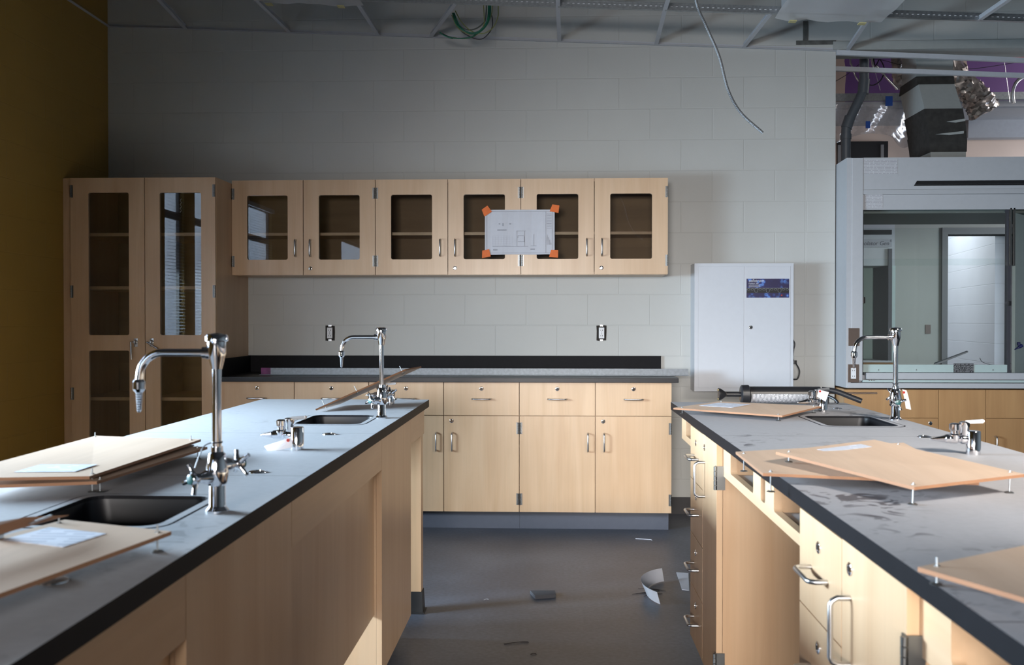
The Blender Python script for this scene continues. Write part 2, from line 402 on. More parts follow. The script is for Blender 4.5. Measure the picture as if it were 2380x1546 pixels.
def text_mesh(name, body, size, mat, parent, origin, u, v, shear=0.0, extrude=0.0004, label=None):
    """real lettering laid on a surface: u = reading direction, v = up"""
    cu = bpy.data.curves.new(name, 'FONT'); cu.body = body; cu.size = size; cu.extrude = extrude; cu.shear = shear
    tmp = bpy.data.objects.new('tmp', cu); COL.objects.link(tmp)
    dg = bpy.context.evaluated_depsgraph_get(); me = bpy.data.meshes.new_from_object(tmp.evaluated_get(dg))
    bpy.data.objects.remove(tmp); bpy.data.curves.remove(cu)
    bm = BM(); bm.from_mesh(me); bpy.data.meshes.remove(me)
    u = Vector(u).normalized(); v = Vector(v).normalized(); w = u.cross(v)
    mt = Matrix((u, v, w)).transposed().to_4x4(); mt.translation = Vector(origin)
    bm.transform(mt)
    return obj(name, bm, mat, parent, label=label)

# ------------------------------------------------------------------ the room
XL, YB, XE = -2.99, 6.43, 1.835      # yellow wall, block wall, end of the block wall
XRT, YR, ZD = 5.2, -4.6, 4.0
b = BM(); box(b, XL-0.3, 7.6, YR-0.2, 14.6, -0.12, 0.0); struct('floor', b, 'floor')
# back wall: full height left of the opening, bulkhead above it
b = BM(); box(b, XL-0.3, XE, YB, YB+0.2, 0.0, ZD); struct('wall_back', b, 'wall_w')
b = BM(); box(b, XE, 7.6, YB, YB+0.2, 3.085, ZD); struct('wall_bulkhead', b, 'wall_w')
b = BM(); box(b, XE-0.02, 7.6, YB-0.012, YB+0.21, 3.03, 3.085); struct('trim_1', b, 'duct')
# left wall with its window openings
b = BM(); plate(b, rect(YR, YB, 0, ZD), [rect(a, c, WZ0, WZ1) for a, c in WIN], 'YZ', XL, XL-0.06); struct('wall_left', b, 'wall_y')
b = BM(); box(b, XL-0.3, 7.6, YR-0.2, YR, 0, ZD); struct('wall_rear', b, 'wall_n')
b = BM(); box(b, XRT, XRT+0.2, YR, YB, 0, ZD); struct('wall_right', b, 'wall_n')
b = BM(); box(b, XL-0.3, 7.6, YR-0.2, 14.6, ZD, ZD+0.15); struct('ceiling', b, 'joist')
b = BM(); box(b, 0.68, XE, YB-0.007, YB, 0.0, 0.11); struct('baseboard_back', b, 'base')
b = BM(); box(b, XL, XL+0.007, YR, 5.8, 0.0, 0.11); struct('baseboard_left', b, 'base')
# grey mortar patch on the bulkhead
b = BM(); p0 = aty(1872, 60, YB); box(b, p0.x-0.016, p0.x+0.014, YB-0.006, YB+0.01, 3.095, p0.z+0.03, 0.002)
p1 = aty(1850, 108, YB); p2 = aty(1940, 108, YB); box(b, p1.x, XE, YB-0.006, YB+0.01, 3.068, 3.095, 0.002)
tag(obj('mortar_patch', b, plain('grey_mortar', (0.13, 0.13, 0.12), 0.9, noise=0.4)), 'dark grey mortar patch smeared on the wall above the ceiling angle', 'mortar')

def window_frame(n, a, c):
    w = thing('window_%d' % n, '', 'window', (XL-0.04, (a+c)/2, WZ0)); 
    for k in ('label', 'category'): del w[k]
    w['kind'] = 'structure'
    b = BM(); plate(b, rect(a, c, WZ0, WZ1), [rect(a+0.03, c-0.03, WZ0+0.04, 2.08), rect(a+0.03, c-0.03, 2.14, WZ1-0.04)], 'YZ', XL-0.055, XL-0.03)
    obj('window_frame', b, 'frame', w)
    b = BM(); box(b, XL-0.045, XL-0.041, a+0.025, c-0.025, WZ0+0.035, WZ1-0.035); obj('pane', b, 'sash', w)
for i, (a, c) in enumerate(WIN): window_frame(i+1, a, c)
for (a, c), lab in zip(WIN[:2], ('white slatted blind in the narrow window beside the tall cabinet', 'white slatted blind in the wide window on the yellow wall')):
    t = thing('window_blind', lab, 'blind', (XL+0.02, (a+c)/2, WZ0))
    b = BM(); z = WZ0+0.05
    while z < WZ1-0.05:
        hexa(b, [(XL+0.006, a+0.02, z+0.004), (XL+0.022, a+0.02, z-0.002), (XL+0.022, c-0.02, z-0.002), (XL+0.006, c-0.02, z+0.004),
                 (XL+0.006, a+0.02, z+0.0047), (XL+0.022, a+0.02, z-0.0013), (XL+0.022, c-0.02, z-0.0013), (XL+0.006, c-0.02, z+0.0047)]); z += 0.026
    obj('slats', b, 'white', t)
    b = BM(); box(b, XL+0.002, XL+0.034, a+0.01, c-0.01, WZ1-0.045, WZ1-0.005, 0.003); obj('head_rail', b, 'white', t)

# ------------------------------------------------------------------ suspended ceiling grid (it falls slightly to the right)
def gz(x): return 3.243 - 0.0459*(x+2.98)
def grid_pt(px, py):
    d = ray(px, py); # O + d*t on z = gz(x)
    k = (3.243-0.0459*2.98-CAMZ)/(d.z+0.0459*d.x); return O + d*k
def tbar(bm, p, q, web=0.038, fl=0.0125, up=0.0):
    p = Vector(p); q = Vector(q); d = (q-p).normalized(); s = Vector((-d.y, d.x, 0)).normalized(); z = Vector((0,0,1))
    def bar(h0, h1, w):
        c = [p-s*w+z*h0, p+s*w+z*h0, q+s*w+z*h0, q-s*w+z*h0, p-s*w+z*h1, p+s*w+z*h1, q+s*w+z*h1, q-s*w+z*h1]
        hexa(bm, c)
    bar(up, up+0.002, fl); bar(up+0.002, up+web, 0.0012); bar(up+web-0.006, up+web, 0.003)
b = BM()
hexa(b, [(XL, YB-0.022, gz(XL)), (XE, YB-0.022, gz(XE)), (XE, YB, gz(XE)), (XL, YB, gz(XL)),
         (XL, YB-0.022, gz(XL)+0.0025), (XE, YB-0.022, gz(XE)+0.0025), (XE, YB, gz(XE)+0.0025), (XL, YB, gz(XL)+0.0025)])
hexa(b, [(XL, YB-0.002, gz(XL)), (XE, YB-0.002, gz(XE)), (XE, YB, gz(XE)), (XL, YB, gz(XL)),
         (XL, YB-0.002, gz(XL)+0.022), (XE, YB-0.002, gz(XE)+0.022), (XE, YB, gz(XE)+0.022), (XL, YB, gz(XL)+0.022)])
tag(obj('wall_angle', b, 'grid'), 'long grey wall angle along the block wall carrying the ceiling grid', 'ceiling grid')
b = BM(); ZL = gz(XL)
hexa(b, [(XL, 0.5, ZL), (XL+0.022, 0.5, ZL), (XL+0.022, YB, ZL), (XL, YB, ZL), (XL, 0.5, ZL+0.003), (XL+0.022, 0.5, ZL+0.003), (XL+0.022, YB, ZL+0.003), (XL, YB, ZL+0.003)])
tag(obj('wall_angle', b, 'grid'), 'wall angle running along the top of the yellow wall', 'ceiling grid')
yr = grid_pt(1532, 24).y
def main_runner(y, x0, x1, lab):
    t = thing('ceiling_runner', lab, 'ceiling grid', ((x0+x1)/2, y, gz((x0+x1)/2)), 'main runners of the ceiling grid')
    b = BM(); tbar(b, (x0, y, gz(x0)), (x1, y, gz(x1)), 0.045)
    obj('bar', b, 'galv', t)
    b = BM(); x = x0+0.02
    while x < x1: 
        hexa(b, [(x, y-0.0018, gz(x)+0.022), (x+0.012, y-0.0018, gz(x)+0.022), (x+0.012, y+0.0018, gz(x)+0.022), (x, y+0.0018, gz(x)+0.022),
                 (x, y-0.0018, gz(x)+0.026), (x+0.012, y-0.0018, gz(x)+0.026), (x+0.012, y+0.0018, gz(x)+0.026), (x, y+0.0018, gz(x)+0.026)]); x += 0.03
    obj('punched_slot', b, 'outlet', t, kind='stuff')
main_runner(yr, XL+0.02, 5.1, 'perforated main runner nearest the block wall, parallel to it')
main_runner(yr-1.22, XL+0.02, 5.1, 'second main runner from the block wall')
tees = [((430,66),(375,2),'leftmost cross tee, beside the yellow wall'), ((670,73),(596,3),'second cross tee from the yellow wall, left of the wrapped light'),
        ((876,78),(829,6),'cross tee right of the wrapped light'), ((1003,90),(1061,17),'crooked cross tee beside the hanging green wires'),
        ((1300,98),(1297,14),'straight cross tee meeting the wall above the drawing sheet'), ((1526,102),(1546,22),'cross tee left of the hanging metal conduit end'),
        ((1729,110),(1790,34),'cross tee left of the wide plastic covered light'), ((1968,120),(2012,50),'cross tee over the end of the block wall')]
for i, (a, c, lab) in enumerate(tees):
    p = grid_pt(*a); q = grid_pt(*c); p = Vector((p.x, YB-0.02, gz(p.x)))
    q = Vector((q.x, yr, gz(q.x)))
    b = BM(); tbar(b, p, q, 0.03)
    if i in (4, 5): q2 = q + (q-p)*0.9; tbar(b, q, Vector((q2.x, yr-1.22, gz(q2.x))), 0.03)
    tag(obj('cross_tee', b, 'grid'), lab, 'ceiling grid', 'cross tees of the ceiling grid')
for px, lab in ((2262, 'cross tee at the far right of the ceiling grid'),):
    p = grid_pt(px, 58); q = Vector((p.x+0.02, yr-1.22, gz(p.x))); b = BM(); tbar(b, (p.x, yr, gz(p.x)), q, 0.03); tag(obj('cross_tee', b, 'grid'), lab, 'ceiling grid', 'cross tees of the ceiling grid')
# grid bars running on over the opening
for pa, pb, y, w, lab in (((1937, 128), (2380, 146), YB-0.02, 0.03, 'grey ceiling bar directly above the open top of the fume hood'),
                          ((1937, 165), (2380, 181), YB+0.24, 0.03, 'pale ceiling bar crossing in front of the painted duct')):
    p = aty(*pa, y); q = aty(*pb, y); q = q + (q-p)*0.6; q.y = y; p.x = max(p.x, XE); b = BM()
    hexa(b, [p+Vector((0, -.012, 0)), q+Vector((0, -.012, 0)), q+Vector((0, .012, 0)), p+Vector((0, .012, 0)),
             p+Vector((0, -.012, w)), q+Vector((0, -.012, w)), q+Vector((0, .012, w)), p+Vector((0, .012, w))])
    tag(obj('ceiling_bar', b, 'grid'), lab, 'ceiling grid')
# plastic wrapped troffers
def troffer(pl, pr, lab, depth=1.18):
    p = grid_pt(*pl); q = grid_pt(*pr); x0, x1 = p.x, q.x; y1 = yr-0.02; y0 = y1-depth
    t = thing('light_troffer', lab, 'ceiling light', ((x0+x1)/2, (y0+y1)/2, gz(x0)))
    def zz(x, dz): return gz(x)+dz
    def slab(b, xa, xb, ya, yb, a, c):
        hexa(b, [(xa,ya,zz(xa,a)),(xb,ya,zz(xb,a)),(xb,yb,zz(xb,a)),(xa,yb,zz(xa,a)),(xa,ya,zz(xa,c)),(xb,ya,zz(xb,c)),(xb,yb,zz(xb,c)),(xa,yb,zz(xa,c))])
    b = BM(); slab(b, x0, x1, y0, y1, 0.004, 0.10); obj('housing', b, 'hood', t)
    b = BM(); slab(b, x0+0.03, x1-0.03, y0+0.03, y1-0.03, -0.003, 0.003); obj('lens', b, 'white', t)
    b = BM(); n = 10
    g = [[None]*(n+1) for _ in range(n+1)]
    for i in range(n+1):
        for j in range(n+1):
            x = x0-0.03+(x1-x0+0.09)*i/n; y = y0-0.02+(y1-y0+0.05)*j/n
            g[i][j] = b.verts.new((x, y, zz(x, -0.010-0.018*random.random()-(0.008 if j == n or i == n else 0))))
    for i in range(n):
        for j in range(n): quadface(b, (g[i][j], g[i+1][j], g[i+1][j+1], g[i][j+1]))
    obj('plastic_wrap', b, 'wrapfilm', t, smooth=60)
    for f in (0.12, 0.88):
        x = x0+(x1-x0)*f; b = BM(); slab(b, x-0.02, x+0.02, y1-0.03, y1+0.008, -0.052, -0.046); obj('masking_tape', b, plain('masking_tape', (0.5, 0.45, 0.22), 0.7), t)
troffer((612, 4), (826, 8), 'ceiling light wrapped in plastic above the left wall cabinets')
troffer((1806, 44), (2012, 52), 'ceiling light under cloudy plastic, right of the hanging conduit')

# ------------------------------------------------------------------ hardware shared by all the casework (front faces -y: 'XZ'; bench faces +x or -x)
def pull(parent, c, along, out, L=0.1, r=0.005, d=0.034):
    c = Vector(c); a = Vector(along)*L/2; o_ = Vector(out)*d
    b = BM(); k = Vector(along)*0.012; o2 = Vector(out)*(d-0.012)
    pts = [c-a, c-a+o2, c-a+o_+k*0.7-Vector(out)*0.003+k*0.0, c-a+k+o_, c+a-k+o_, c+a-k*0.7+o_-Vector(out)*0.003, c+a+o2, c+a]
    tube(b, [c-a, c-a+o2, c-a+k*0.4+o_-Vector(out)*0.0035, c-a+k+o_, c+a-k+o_, c+a-k*0.4+o_-Vector(out)*0.0035, c+a+o2, c+a], r, 10, 0)
    return obj('handle', b, 'satin', parent, smooth=50)
def lock(parent, c, out, r=0.0122):
    b = BM(); lathe(b, c, out, [(-0.004, r), (0.0022, r), (0.0035, r*0.8), (0.0035, r*0.62), (0.0015, r*0.6)], 18)
    o = obj('lock', b, 'chrome', parent, smooth=40)
    b = BM(); out = Vector(out); u = Vector((0, 0, 1)); s = out.cross(u); cc = Vector(c)+out*0.0018
    P = [cc+s*i*0.0016+u*j*0.0045 for i, j in ((-1,-1),(1,-1),(1,1),(-1,1))]
    hexa(b, [p for p in P]+[p+out*0.0012 for p in P]); obj('keyway', b, 'dark', o)
    return o
def hinge(parent, x, z, yf, side, h=0.07):
    """knuckle standing proud of the door edge, leaf towards side"""
    b = BM()
    for k in range(5):
        z0 = z-h/2+h*k/5; cyl(b, (x, yf-0.004, z0+0.0008), (x, yf-0.004, z0+h/5-0.0008), 0.0055, seg=10)
    box(b, min(x, x+side*0.012), max(x, x+side*0.012), yf-0.0015, yf+0.001, z-h/2, z+h/2)
    return obj('hinge', b, 'hinge', parent, smooth=50)

# glass door with a rounded window opening
def glass_door(parent, x0, x1, z0, z1, yf, panes, th=0.02, g=0.0021):
    b = BM(); plate(b, rect(x0+g, x1-g, z0+g, z1-g), [rrect(a, c, d, e, 0.012) for a, c, d, e in panes], 'XZ', yf, yf+th)
    d_ = obj('door', b, 'maple', parent)
    for a, c, d, e in panes:
        b = BM(); box(b, a-0.006, c+0.006, yf+0.012, yf+0.015, d-0.006, e+0.006); obj('pane', b, 'glass', d_)
    return d_

# ------------------------------------------------------------------ wall cabinets
UX0, MW = -2.041, 0.4592
UZ0, UZ1, UY = 1.560, 2.163, 6.10
def wall_cabinet(k, lab):
    x0 = UX0+2*MW*k; x1 = x0+2*MW
    t = thing('wall_cabinet', lab, 'cabinet', ((x0+x1)/2, 6.27, UZ0), 'glass-fronted wall cabinets')
    b = BM(); T = 0.018
    box(b, x0+.0008, x0+T, UY+0.032, YB, UZ0, UZ1); box(b, x1-T, x1-.0008, UY+0.032, YB, UZ0, UZ1)
    box(b, x0+T, x1-T, UY+0.022, YB, UZ0, UZ0+T); box(b, x0+T, x1-T, UY+0.022, YB, UZ1-T, UZ1)
    obj('body', b, 'maple', t)
    b = BM(); box(b, x0+T, x1-T, YB-0.02, YB-0.005, UZ0+T, UZ1-T); obj('back_panel', b, 'maple_shaded', t)
    b = BM(); zs = aty(1000, 545, 6.2).z; box(b, x0+T+.001, x1-T-.001, UY+0.05, YB-0.022, zs-0.009, zs+0.009); obj('shelf', b, 'maple_h', t)
    for i in range(2):
        a = x0+MW*i; c = a+MW; m = 0.0995
        d_ = glass_door(t, a, c, UZ0, UZ1, UY, [(a+m, c-m, UZ0+0.098, UZ1-0.098)])
        hx = c-0.047 if i == 0 else a+0.047
        pull(d_, (hx, UY, UZ0+0.17), (0,0,1), (0,-1,0), 0.105)
        if i == 1: lock(d_, (a+0.045, UY, UZ0+0.042), (0,-1,0))
        for z in (UZ0+0.088, UZ1-0.088): hinge(d_, a+0.0065 if i == 0 else c-0.0065, z, UY, 1 if i == 0 else -1)
    return t
wall_cabinet(0, 'maple wall cabinet with glass doors, next to the tall cabinet')
wall_cabinet(1, 'maple wall cabinet with glass doors, middle one, left half of the drawing taped on it')
wall_cabinet(2, 'maple wall cabinet with glass doors at the right end of the row')

# ------------------------------------------------------------------ base cabinets against the wall
BX0, BY, BZ0, BZ1 = -2.036, 5.86, 0.113, 0.901
def base_cabinet(k, lab):
    x0 = BX0+0.4577*2*k; x1 = x0+0.4577*2; w = 0.4577
    t = thing('base_cabinet', lab, 'cabinet', ((x0+x1)/2, 6.14, 0), 'maple base cabinets under the black counter')
    b = BM(); box(b, x0+.0005, x1-.0005, BY+0.032, YB-.002, BZ0, BZ1); obj('body', b, 'maple', t)
    b = BM(); box(b, x0+.0005, x1-.0005-(0.01 if k == 2 else 0), BY+0.075, YB-.002, 0, BZ0); obj('toe_kick', b, 'kick', t)
    zs = aty(1300, 967, BY).z
    for i in range(2):
        a = x0+w*i; c = a+w; g = 0.0021
        b = BM(); box(b, a+g, c-g, BY, BY+0.019, zs+g, BZ1-g, 0.0008); dr = obj('drawer_front', b, 'maple', t)
        pull(dr, ((a+c)/2, BY, zs+0.102), (1,0,0), (0,-1,0), 0.112)
        lock(dr, ((a+c)/2, BY, zs+0.163), (0,-1,0))
        b = BM(); box(b, a+g, c-g, BY, BY+0.019, BZ0+g, zs-g, 0.0008); dd = obj('door', b, 'maple', t)
        hx = c-0.045 if i == 0 else a+0.052
        pull(dd, (hx, BY, zs-0.158), (0,0,1), (0,-1,0), 0.108)
        if i == 1: lock(dd, (a+0.047, BY, zs-0.032), (0,-1,0))
        for z in (BZ0+0.08, zs-0.075): hinge(dd, a+0.0065 if i == 0 else c-0.0065, z, BY, 1 if i == 0 else -1)
base_cabinet(0, 'maple base cabinet next to the tall cabinet, mostly behind the left bench')
base_cabinet(1, 'middle maple base cabinet with its left drawers partly behind the bench faucet')
base_cabinet(2, 'maple base cabinet at the right end of the wall counter')
# counter and splash
b = BM(); CX1 = 0.745
box(b, -2.038, CX1, 5.815, YB-0.002, BZ1, 0.930, 0.003); tag(obj('counter_worktop', b, 'wall_top'), 'black resin worktop along the back wall over the base cabinets', 'worktop')
b = BM(); box(b, -2.038, 0.705, YB-0.022, YB-0.001, 0.930, 1.040, 0.001); t = obj('backsplash', b, 'resin'); tag(t, 'black resin backsplash standing against the block wall', 'backsplash')
b = BM(); box(b, -2.037, -2.018, 5.83, YB-0.023, 0.9305, 1.038, 0.001); obj('side_splash', b, 'resin', t)

# ------------------------------------------------------------------ tall cabinet
TX0, TX1, TY, TZ0, TZ1 = -2.936, -2.039, 5.80, 0.11, 2.14
t = thing('tall_cabinet', 'tall maple storage cabinet with two glass doors by the yellow wall', 'cabinet', ((TX0+TX1)/2, 6.1, 0))
b = BM(); T = 0.02
box(b, TX0, TX0+T, TY+0.022, YB, 0, TZ1); box(b, TX1-T, TX1-.001, TY+0.022, YB, 0, TZ1)
box(b, TX0+T, TX1-T, TY+0.022, YB, TZ1-T, TZ1); box(b, TX0+T, TX1-T, TY+0.022, YB, TZ0, TZ0+T)
obj('body', b, 'maple', t)
b = BM(); box(b, TX0+T, TX1-T, YB-0.02, YB-0.004, TZ0+T, TZ1-T); obj('back_panel', b, 'maple_shaded', t)
b = BM(); box(b, TX0+T, TX1-T, TY+0.08, TY+0.1, 0, TZ0); obj('toe_kick', b, 'kick', t)
b = BM(); box(b, XL+0.001, TX0-0.001, TY+0.02, TY+0.04, 0, TZ1); obj('filler_strip', b, 'maple', t)
b = BM(); box(b, (TX0+TX1)/2-0.009, (TX0+TX1)/2+0.009, TY+0.03, YB-0.02, TZ0+T, TZ1-T); obj('divider', b, 'maple_shaded', t)
for py in (550, 671, 923, 1200):
    z = aty(300, py, 6.0).z
    for xa, xb in ((TX0+T+.001, (TX0+TX1)/2-.01), ((TX0+TX1)/2+.01, TX1-T-.001)):
        b = BM(); box(b, xa, xb, TY+0.06, YB-0.022, z-0.010, z+0.010); obj('shelf', b, 'maple_h', t)
xm = aty(337, 700, TY).x
for i, (a, c, pa, pb) in enumerate(((TX0, xm, 206, 300), (xm, TX1, 372, 468))):
    x0, x1 = aty(pa, 700, TY).x, aty(pb, 700, TY).x
    z1, z2, z3 = aty(pa, 448, TY).z, aty(pa, 779, TY).z, aty(pa, 815, TY).z
    d_ = glass_door(t, a, c, TZ0, TZ1, TY, [(x0, x1, z2, z1), (x0, x1, 0.28, z3)])
    for pyh in (445, 678, 915, 1150): hinge(d_, a+0.0065 if i == 0 else c-0.0065, aty(170, pyh, TY).z, TY, 1 if i == 0 else -1, 0.075)
    hp = aty(316 if i == 0 else 353, 795, TY)
    b = BM(); lathe(b, hp, (0, -1, 0), [(0, 0.014), (0.008, 0.013), (0.01, 0.009), (0.03, 0.008)], 16); box(b, hp.x-0.011, hp.x+0.011, TY-0.004, TY, hp.z-0.03, hp.z+0.022, 0.001)
    h = obj('door_latch', b, 'satin', d_, smooth=40)
    e = hp+Vector((-0.016 if i == 0 else 0.045, -0.03, -0.105 if i == 0 else -0.04)); s = hp+Vector((-0.02, -0.03, 0.0))
    b = BM(); tube(b, [hp+Vector((0, -0.028, 0)), s, e], 0.005, 8, 0); obj('lever', b, 'satin', d_, smooth=50)
z = aty(420, 462, 5.86).z; x = aty(420, 462, 5.86).x
b = BM()
for k in range(7): cyl(b, (x+0.004*(-1)**k, 5.86, z-0.012*k), (x-0.004*(-1)**k, 5.86, z-0.012*k-0.012), 0.0018, seg=6)
obj('door_chain', b, 'satin', t)

# ------------------------------------------------------------------ drawing sheet taped across two wall cabinets
SY = UY-0.012
A = aty(1127, 488, SY); B_ = aty(1289, 488, SY); C_ = aty(1127, 592, SY)
sx0, sx1, sz1, sz0 = A.x, B_.x, A.z, C_.z
t = thing('drawing_sheet', 'white plan drawing taped across two wall cabinet doors with orange tape', 'drawing', ((sx0+sx1)/2, SY, sz0))
b = BM(); n = 12; pts = []
rows = []
for i in range(n+1):
    x = sx0+(sx1-sx0)*i/n; yy = SY+0.0015*math.sin(i*1.7)
    rows.append([b.verts.new((x, yy, sz0-0.001*math.sin(i))), b.verts.new((x, yy, sz1))])
for i in range(n): quadface(b, (rows[i][0], rows[i+1][0], rows[i+1][1], rows[i][1]))
thick(b, (0, 0.0006, 0))
obj('sheet', b, 'paper', t)
def line(b, u0, v0, u1, v1, w=0.0008):
    """bar on the sheet in 0..1 sheet coordinates, v from the top"""
    xa, xb = sx0+(sx1-sx0)*u0, sx0+(sx1-sx0)*u1; za, zb = sz1-(sz1-sz0)*v0, sz1-(sz1-sz0)*v1
    box(b, min(xa, xb)-w/2, max(xa, xb)+w/2, SY-0.0034, SY-0.0026, min(za, zb)-w/2, max(za, zb)+w/2)
b = BM()
for u0, v0, u1, v1 in ((.025,.045,.965,.045),(.025,.965,.965,.965),(.025,.045,.025,.965),(.965,.045,.965,.965),(.875,.045,.875,.965),
                       (.455,.475,.585,.475),(.46,.475,.46,.81),(.57,.475,.57,.81),(.11,.815,.62,.815),(.70,.55,.70,.80),(.66,.81,.74,.81)):
    line(b, u0, v0, u1, v1, 0.0011)
for u0, v0, u1, v1 in ((.475,.58,.56,.58),(.475,.715,.56,.715),(.565,.6,.565,.72),(.475,.6,.475,.62)): line(b, u0, v0, u1, v1, 0.0018)
for (u, v) in ((.18,.445),(.12,.885),(.655,.875)):
    for k in range(2): line(b, u, v+.014*k, u+(.13 if v < .5 else .06), v+.014*k, 0.0017)
for k in range(4): line(b, .895+.018*k, .56+.06*k, .895+.018*k, .78, 0.0013)
for k in range(10): line(b, .89, .10+.035*k, .955, .10+.035*k, 0.0012)
obj('print', b, 'ink', t)
b = BM()
for k in range(9): line(b, .11+.04*k, .58+.02*(k % 2), .11+.04*k, .80, 0.0004); 
for k in range(6): line(b, .11, .58+.045*k, .37, .58+.045*k, 0.0004)
for k in range(5): line(b, .15+.05*k, .30, .17+.05*k, .30+.03*(k % 3), 0.0004)
obj('faint_print', b, 'ink_faint', t)
for (px, py), rot in (((1130, 491), 0.5), ((1289, 485), -0.25), ((1129, 590), 0.1), ((1287, 590), -0.15)):
    c = aty(px, py, SY-0.004); b = BM(); q = []
    for (u, v) in ((-.026,-.024),(.03,-.02),(.024,.027),(-.02,.022)):
        q.append((c.x+u*math.cos(rot)-v*math.sin(rot), c.z+u*math.sin(rot)+v*math.cos(rot)))
    plate(b, q, [], 'XZ', SY-0.0045, SY-0.0038); obj('orange_tape', b, 'tape', t)

# ------------------------------------------------------------------ wall outlets without cover plates
def outlet(px, lab):
    c = aty(px, 774, YB); t = thing('wall_outlet', lab, 'outlet', (c.x, YB, c.z-0.06), 'uncovered outlets over the wall counter')
    b = BM(); q = [(c.x+sx*(0.030+0.004*random.random()), c.z+sz*(0.047+0.004*random.random())) for sx, sz in ((-1,-1),(-.3,-1.1),(.4,-.98),(1,-1),(1.05,.1),(1,1),(.2,1.04),(-1,1),(-.97,.2))]
    plate(b, q, [], 'XZ', YB-0.002, YB+0.002); obj('wall_box', b, 'dark', t)
    b = BM(); box(b, c.x-0.018, c.x+0.018, YB-0.012, YB-0.001, c.z-0.036, c.z+0.036, 0.003); r_ = obj('receptacle', b, 'outlet', t)
    b = BM()
    for s in (-1, 1):
        for dx, w in ((-0.006, 0.0012), (0.006, 0.0016)): box(b, c.x+dx-w, c.x+dx+w, YB-0.0135, YB-0.011, c.z+s*0.018-0.004, c.z+s*0.018+0.004)
        cyl(b, (c.x, YB-0.0135, c.z+s*0.018-s*0.012), (c.x, YB-0.011, c.z+s*0.018-s*0.012), 0.0025, seg=8)
    obj('slots', b, 'dark', r_)
    b = BM()
    for s in (-1, 1): box(b, c.x-0.01, c.x+0.01, YB-0.006, YB-0.003, c.z+s*0.048-0.006, c.z+s*0.048+0.006, 0.001)
    obj('mounting_strap', b, 'satin', t)
outlet(767, 'uncovered duplex outlet in the wall, left one, above the left bench faucet')
outlet(1398, 'uncovered duplex outlet in the wall, right one, above the counter')

# ------------------------------------------------------------------ galvanised angle lying on the counter
ax0, ax1 = aty(607, 865, 6.05).x, aty(1600, 865, 6.05).x
t = thing('metal_angle', 'long galvanised steel angle lying on the wall counter, left end pink', 'steel angle', ((ax0+ax1)/2, 6.05, 0.93))
b = BM(); box(b, ax0, ax1, 6.05, 6.0525, 0.934, 0.974); box(b, ax0, ax1, 6.01, 6.05, 0.932, 0.9345); obj('flange', b, plain('angle_steel', (0.20, 0.22, 0.24), 0.45, 0.4, 0.25, 60), t)
b = BM(); box(b, ax0-0.0005, ax0+0.06, 6.0490, 6.0500, 0.9345, 0.9745); obj('spray_paint', b, plain('magenta_spray', (0.20, 0.03, 0.15), 0.6, noise=0.6, nscale=20), t)

# ------------------------------------------------------------------ white goggle cabinet on the wall
GY = 6.25
gx0, gx1 = aty(1614, 760, GY).x, aty(1844, 760, GY).x; gz1, gz0 = aty(1700, 612, GY).z, aty(1700, 910, GY).z
t = thing('goggle_cabinet', 'white steel two-door goggle cabinet hung on the block wall', 'cabinet', ((gx0+gx1)/2, 6.34, gz0))
b = BM(); box(b, gx0, gx1, GY+0.003, YB, gz0, gz1, 0.002)
plate(b, rect(gx0, gx1, gz0, gz1), [rect(gx0+0.024, gx1-0.018, gz0+0.022, gz1-0.02)], 'XZ', GY, GY+0.0035); obj('housing', b, 'white', t)
xs = aty(1729, 760, GY).x
for a, c in ((gx0+0.0255, xs-0.001), (xs+0.001, gx1-0.0195)):
    b = BM(); box(b, a, c, GY-0.001, GY+0.0028, gz0+0.0235, gz1-0.0215, 0.001); d_ = obj('door', b, 'white', t)
p = aty(1745, 761, GY); lock(d_, (p.x, GY-0.001, p.z), (0,-1,0), 0.0115)
a, c = aty(1735, 648, GY), aty(1834, 692, GY)
b = BM(); box(b, a.x, c.x, GY-0.0022, GY-0.0008, c.z, a.z); s_ = obj('printed_label', b, 'bubbles', d_, label='blue printed maker label')
lw = c.x-a.x; lh = a.z-c.z
b = BM(); box(b, a.x+0.001, c.x-0.001, GY-0.0027, GY-0.002, c.z+lh*0.25, c.z+lh*0.51); sb = obj('label_band', b, 'black', t)
def ring_bar(b, cx, cz, rx, rz, w):
    for k in range(16):
        t0, t1 = 2*PI*k/16, 2*PI*(k+1)/16
        cyl(b, (cx+rx*math.cos(t0), GY-0.0028, cz+rz*math.sin(t0)), (cx+rx*math.cos(t1), GY-0.0028, cz+rz*math.sin(t1)), w, seg=4)
b = BM()
for k in range(11):
    u = (k+0.5)/11
    if k in (2, 5, 8): ring_bar(b, a.x+lw*u, c.z+lh*0.385, 0.0105, 0.0135, 0.0005)
    else: ring_bar(b, a.x+lw*u, c.z+lh*0.43, 0.009, 0.0045, 0.0005)
box(b, a.x+lw*.02, c.x-lw*.02, GY-0.003, GY-0.0026, c.z+lh*0.505, c.z+lh*0.515)
obj('goggle_outline', b, 'hood', t)
text_mesh('maker_lettering', 'sellstrom', 0.026, 'white', t, (a.x+lw*0.05, GY-0.0026, c.z+lh*0.83), (1,0,0), (0,0,1), 0.15)
text_mesh('model_lettering', 'Monitor 200', 0.012, 'white', t, (a.x+lw*0.05, GY-0.0026, c.z+lh*0.715), (1,0,0), (0,0,1), 0.0)
b = BM(); 
for k in range(4): box(b, a.x+lw*0.05, a.x+lw*(0.31+0.015*(k % 2)), GY-0.0027, GY-0.0021, c.z+lh*(0.555+0.035*k), c.z+lh*(0.57+0.035*k))
obj('fine_print', b, 'ink_faint', t)
b = BM(); box(b, a.x+lw*0.81, a.x+lw*0.84, GY-0.0027, GY-0.0021, c.z+lh*0.1, c.z+lh*0.155); obj('red_mark', b, 'red', t)
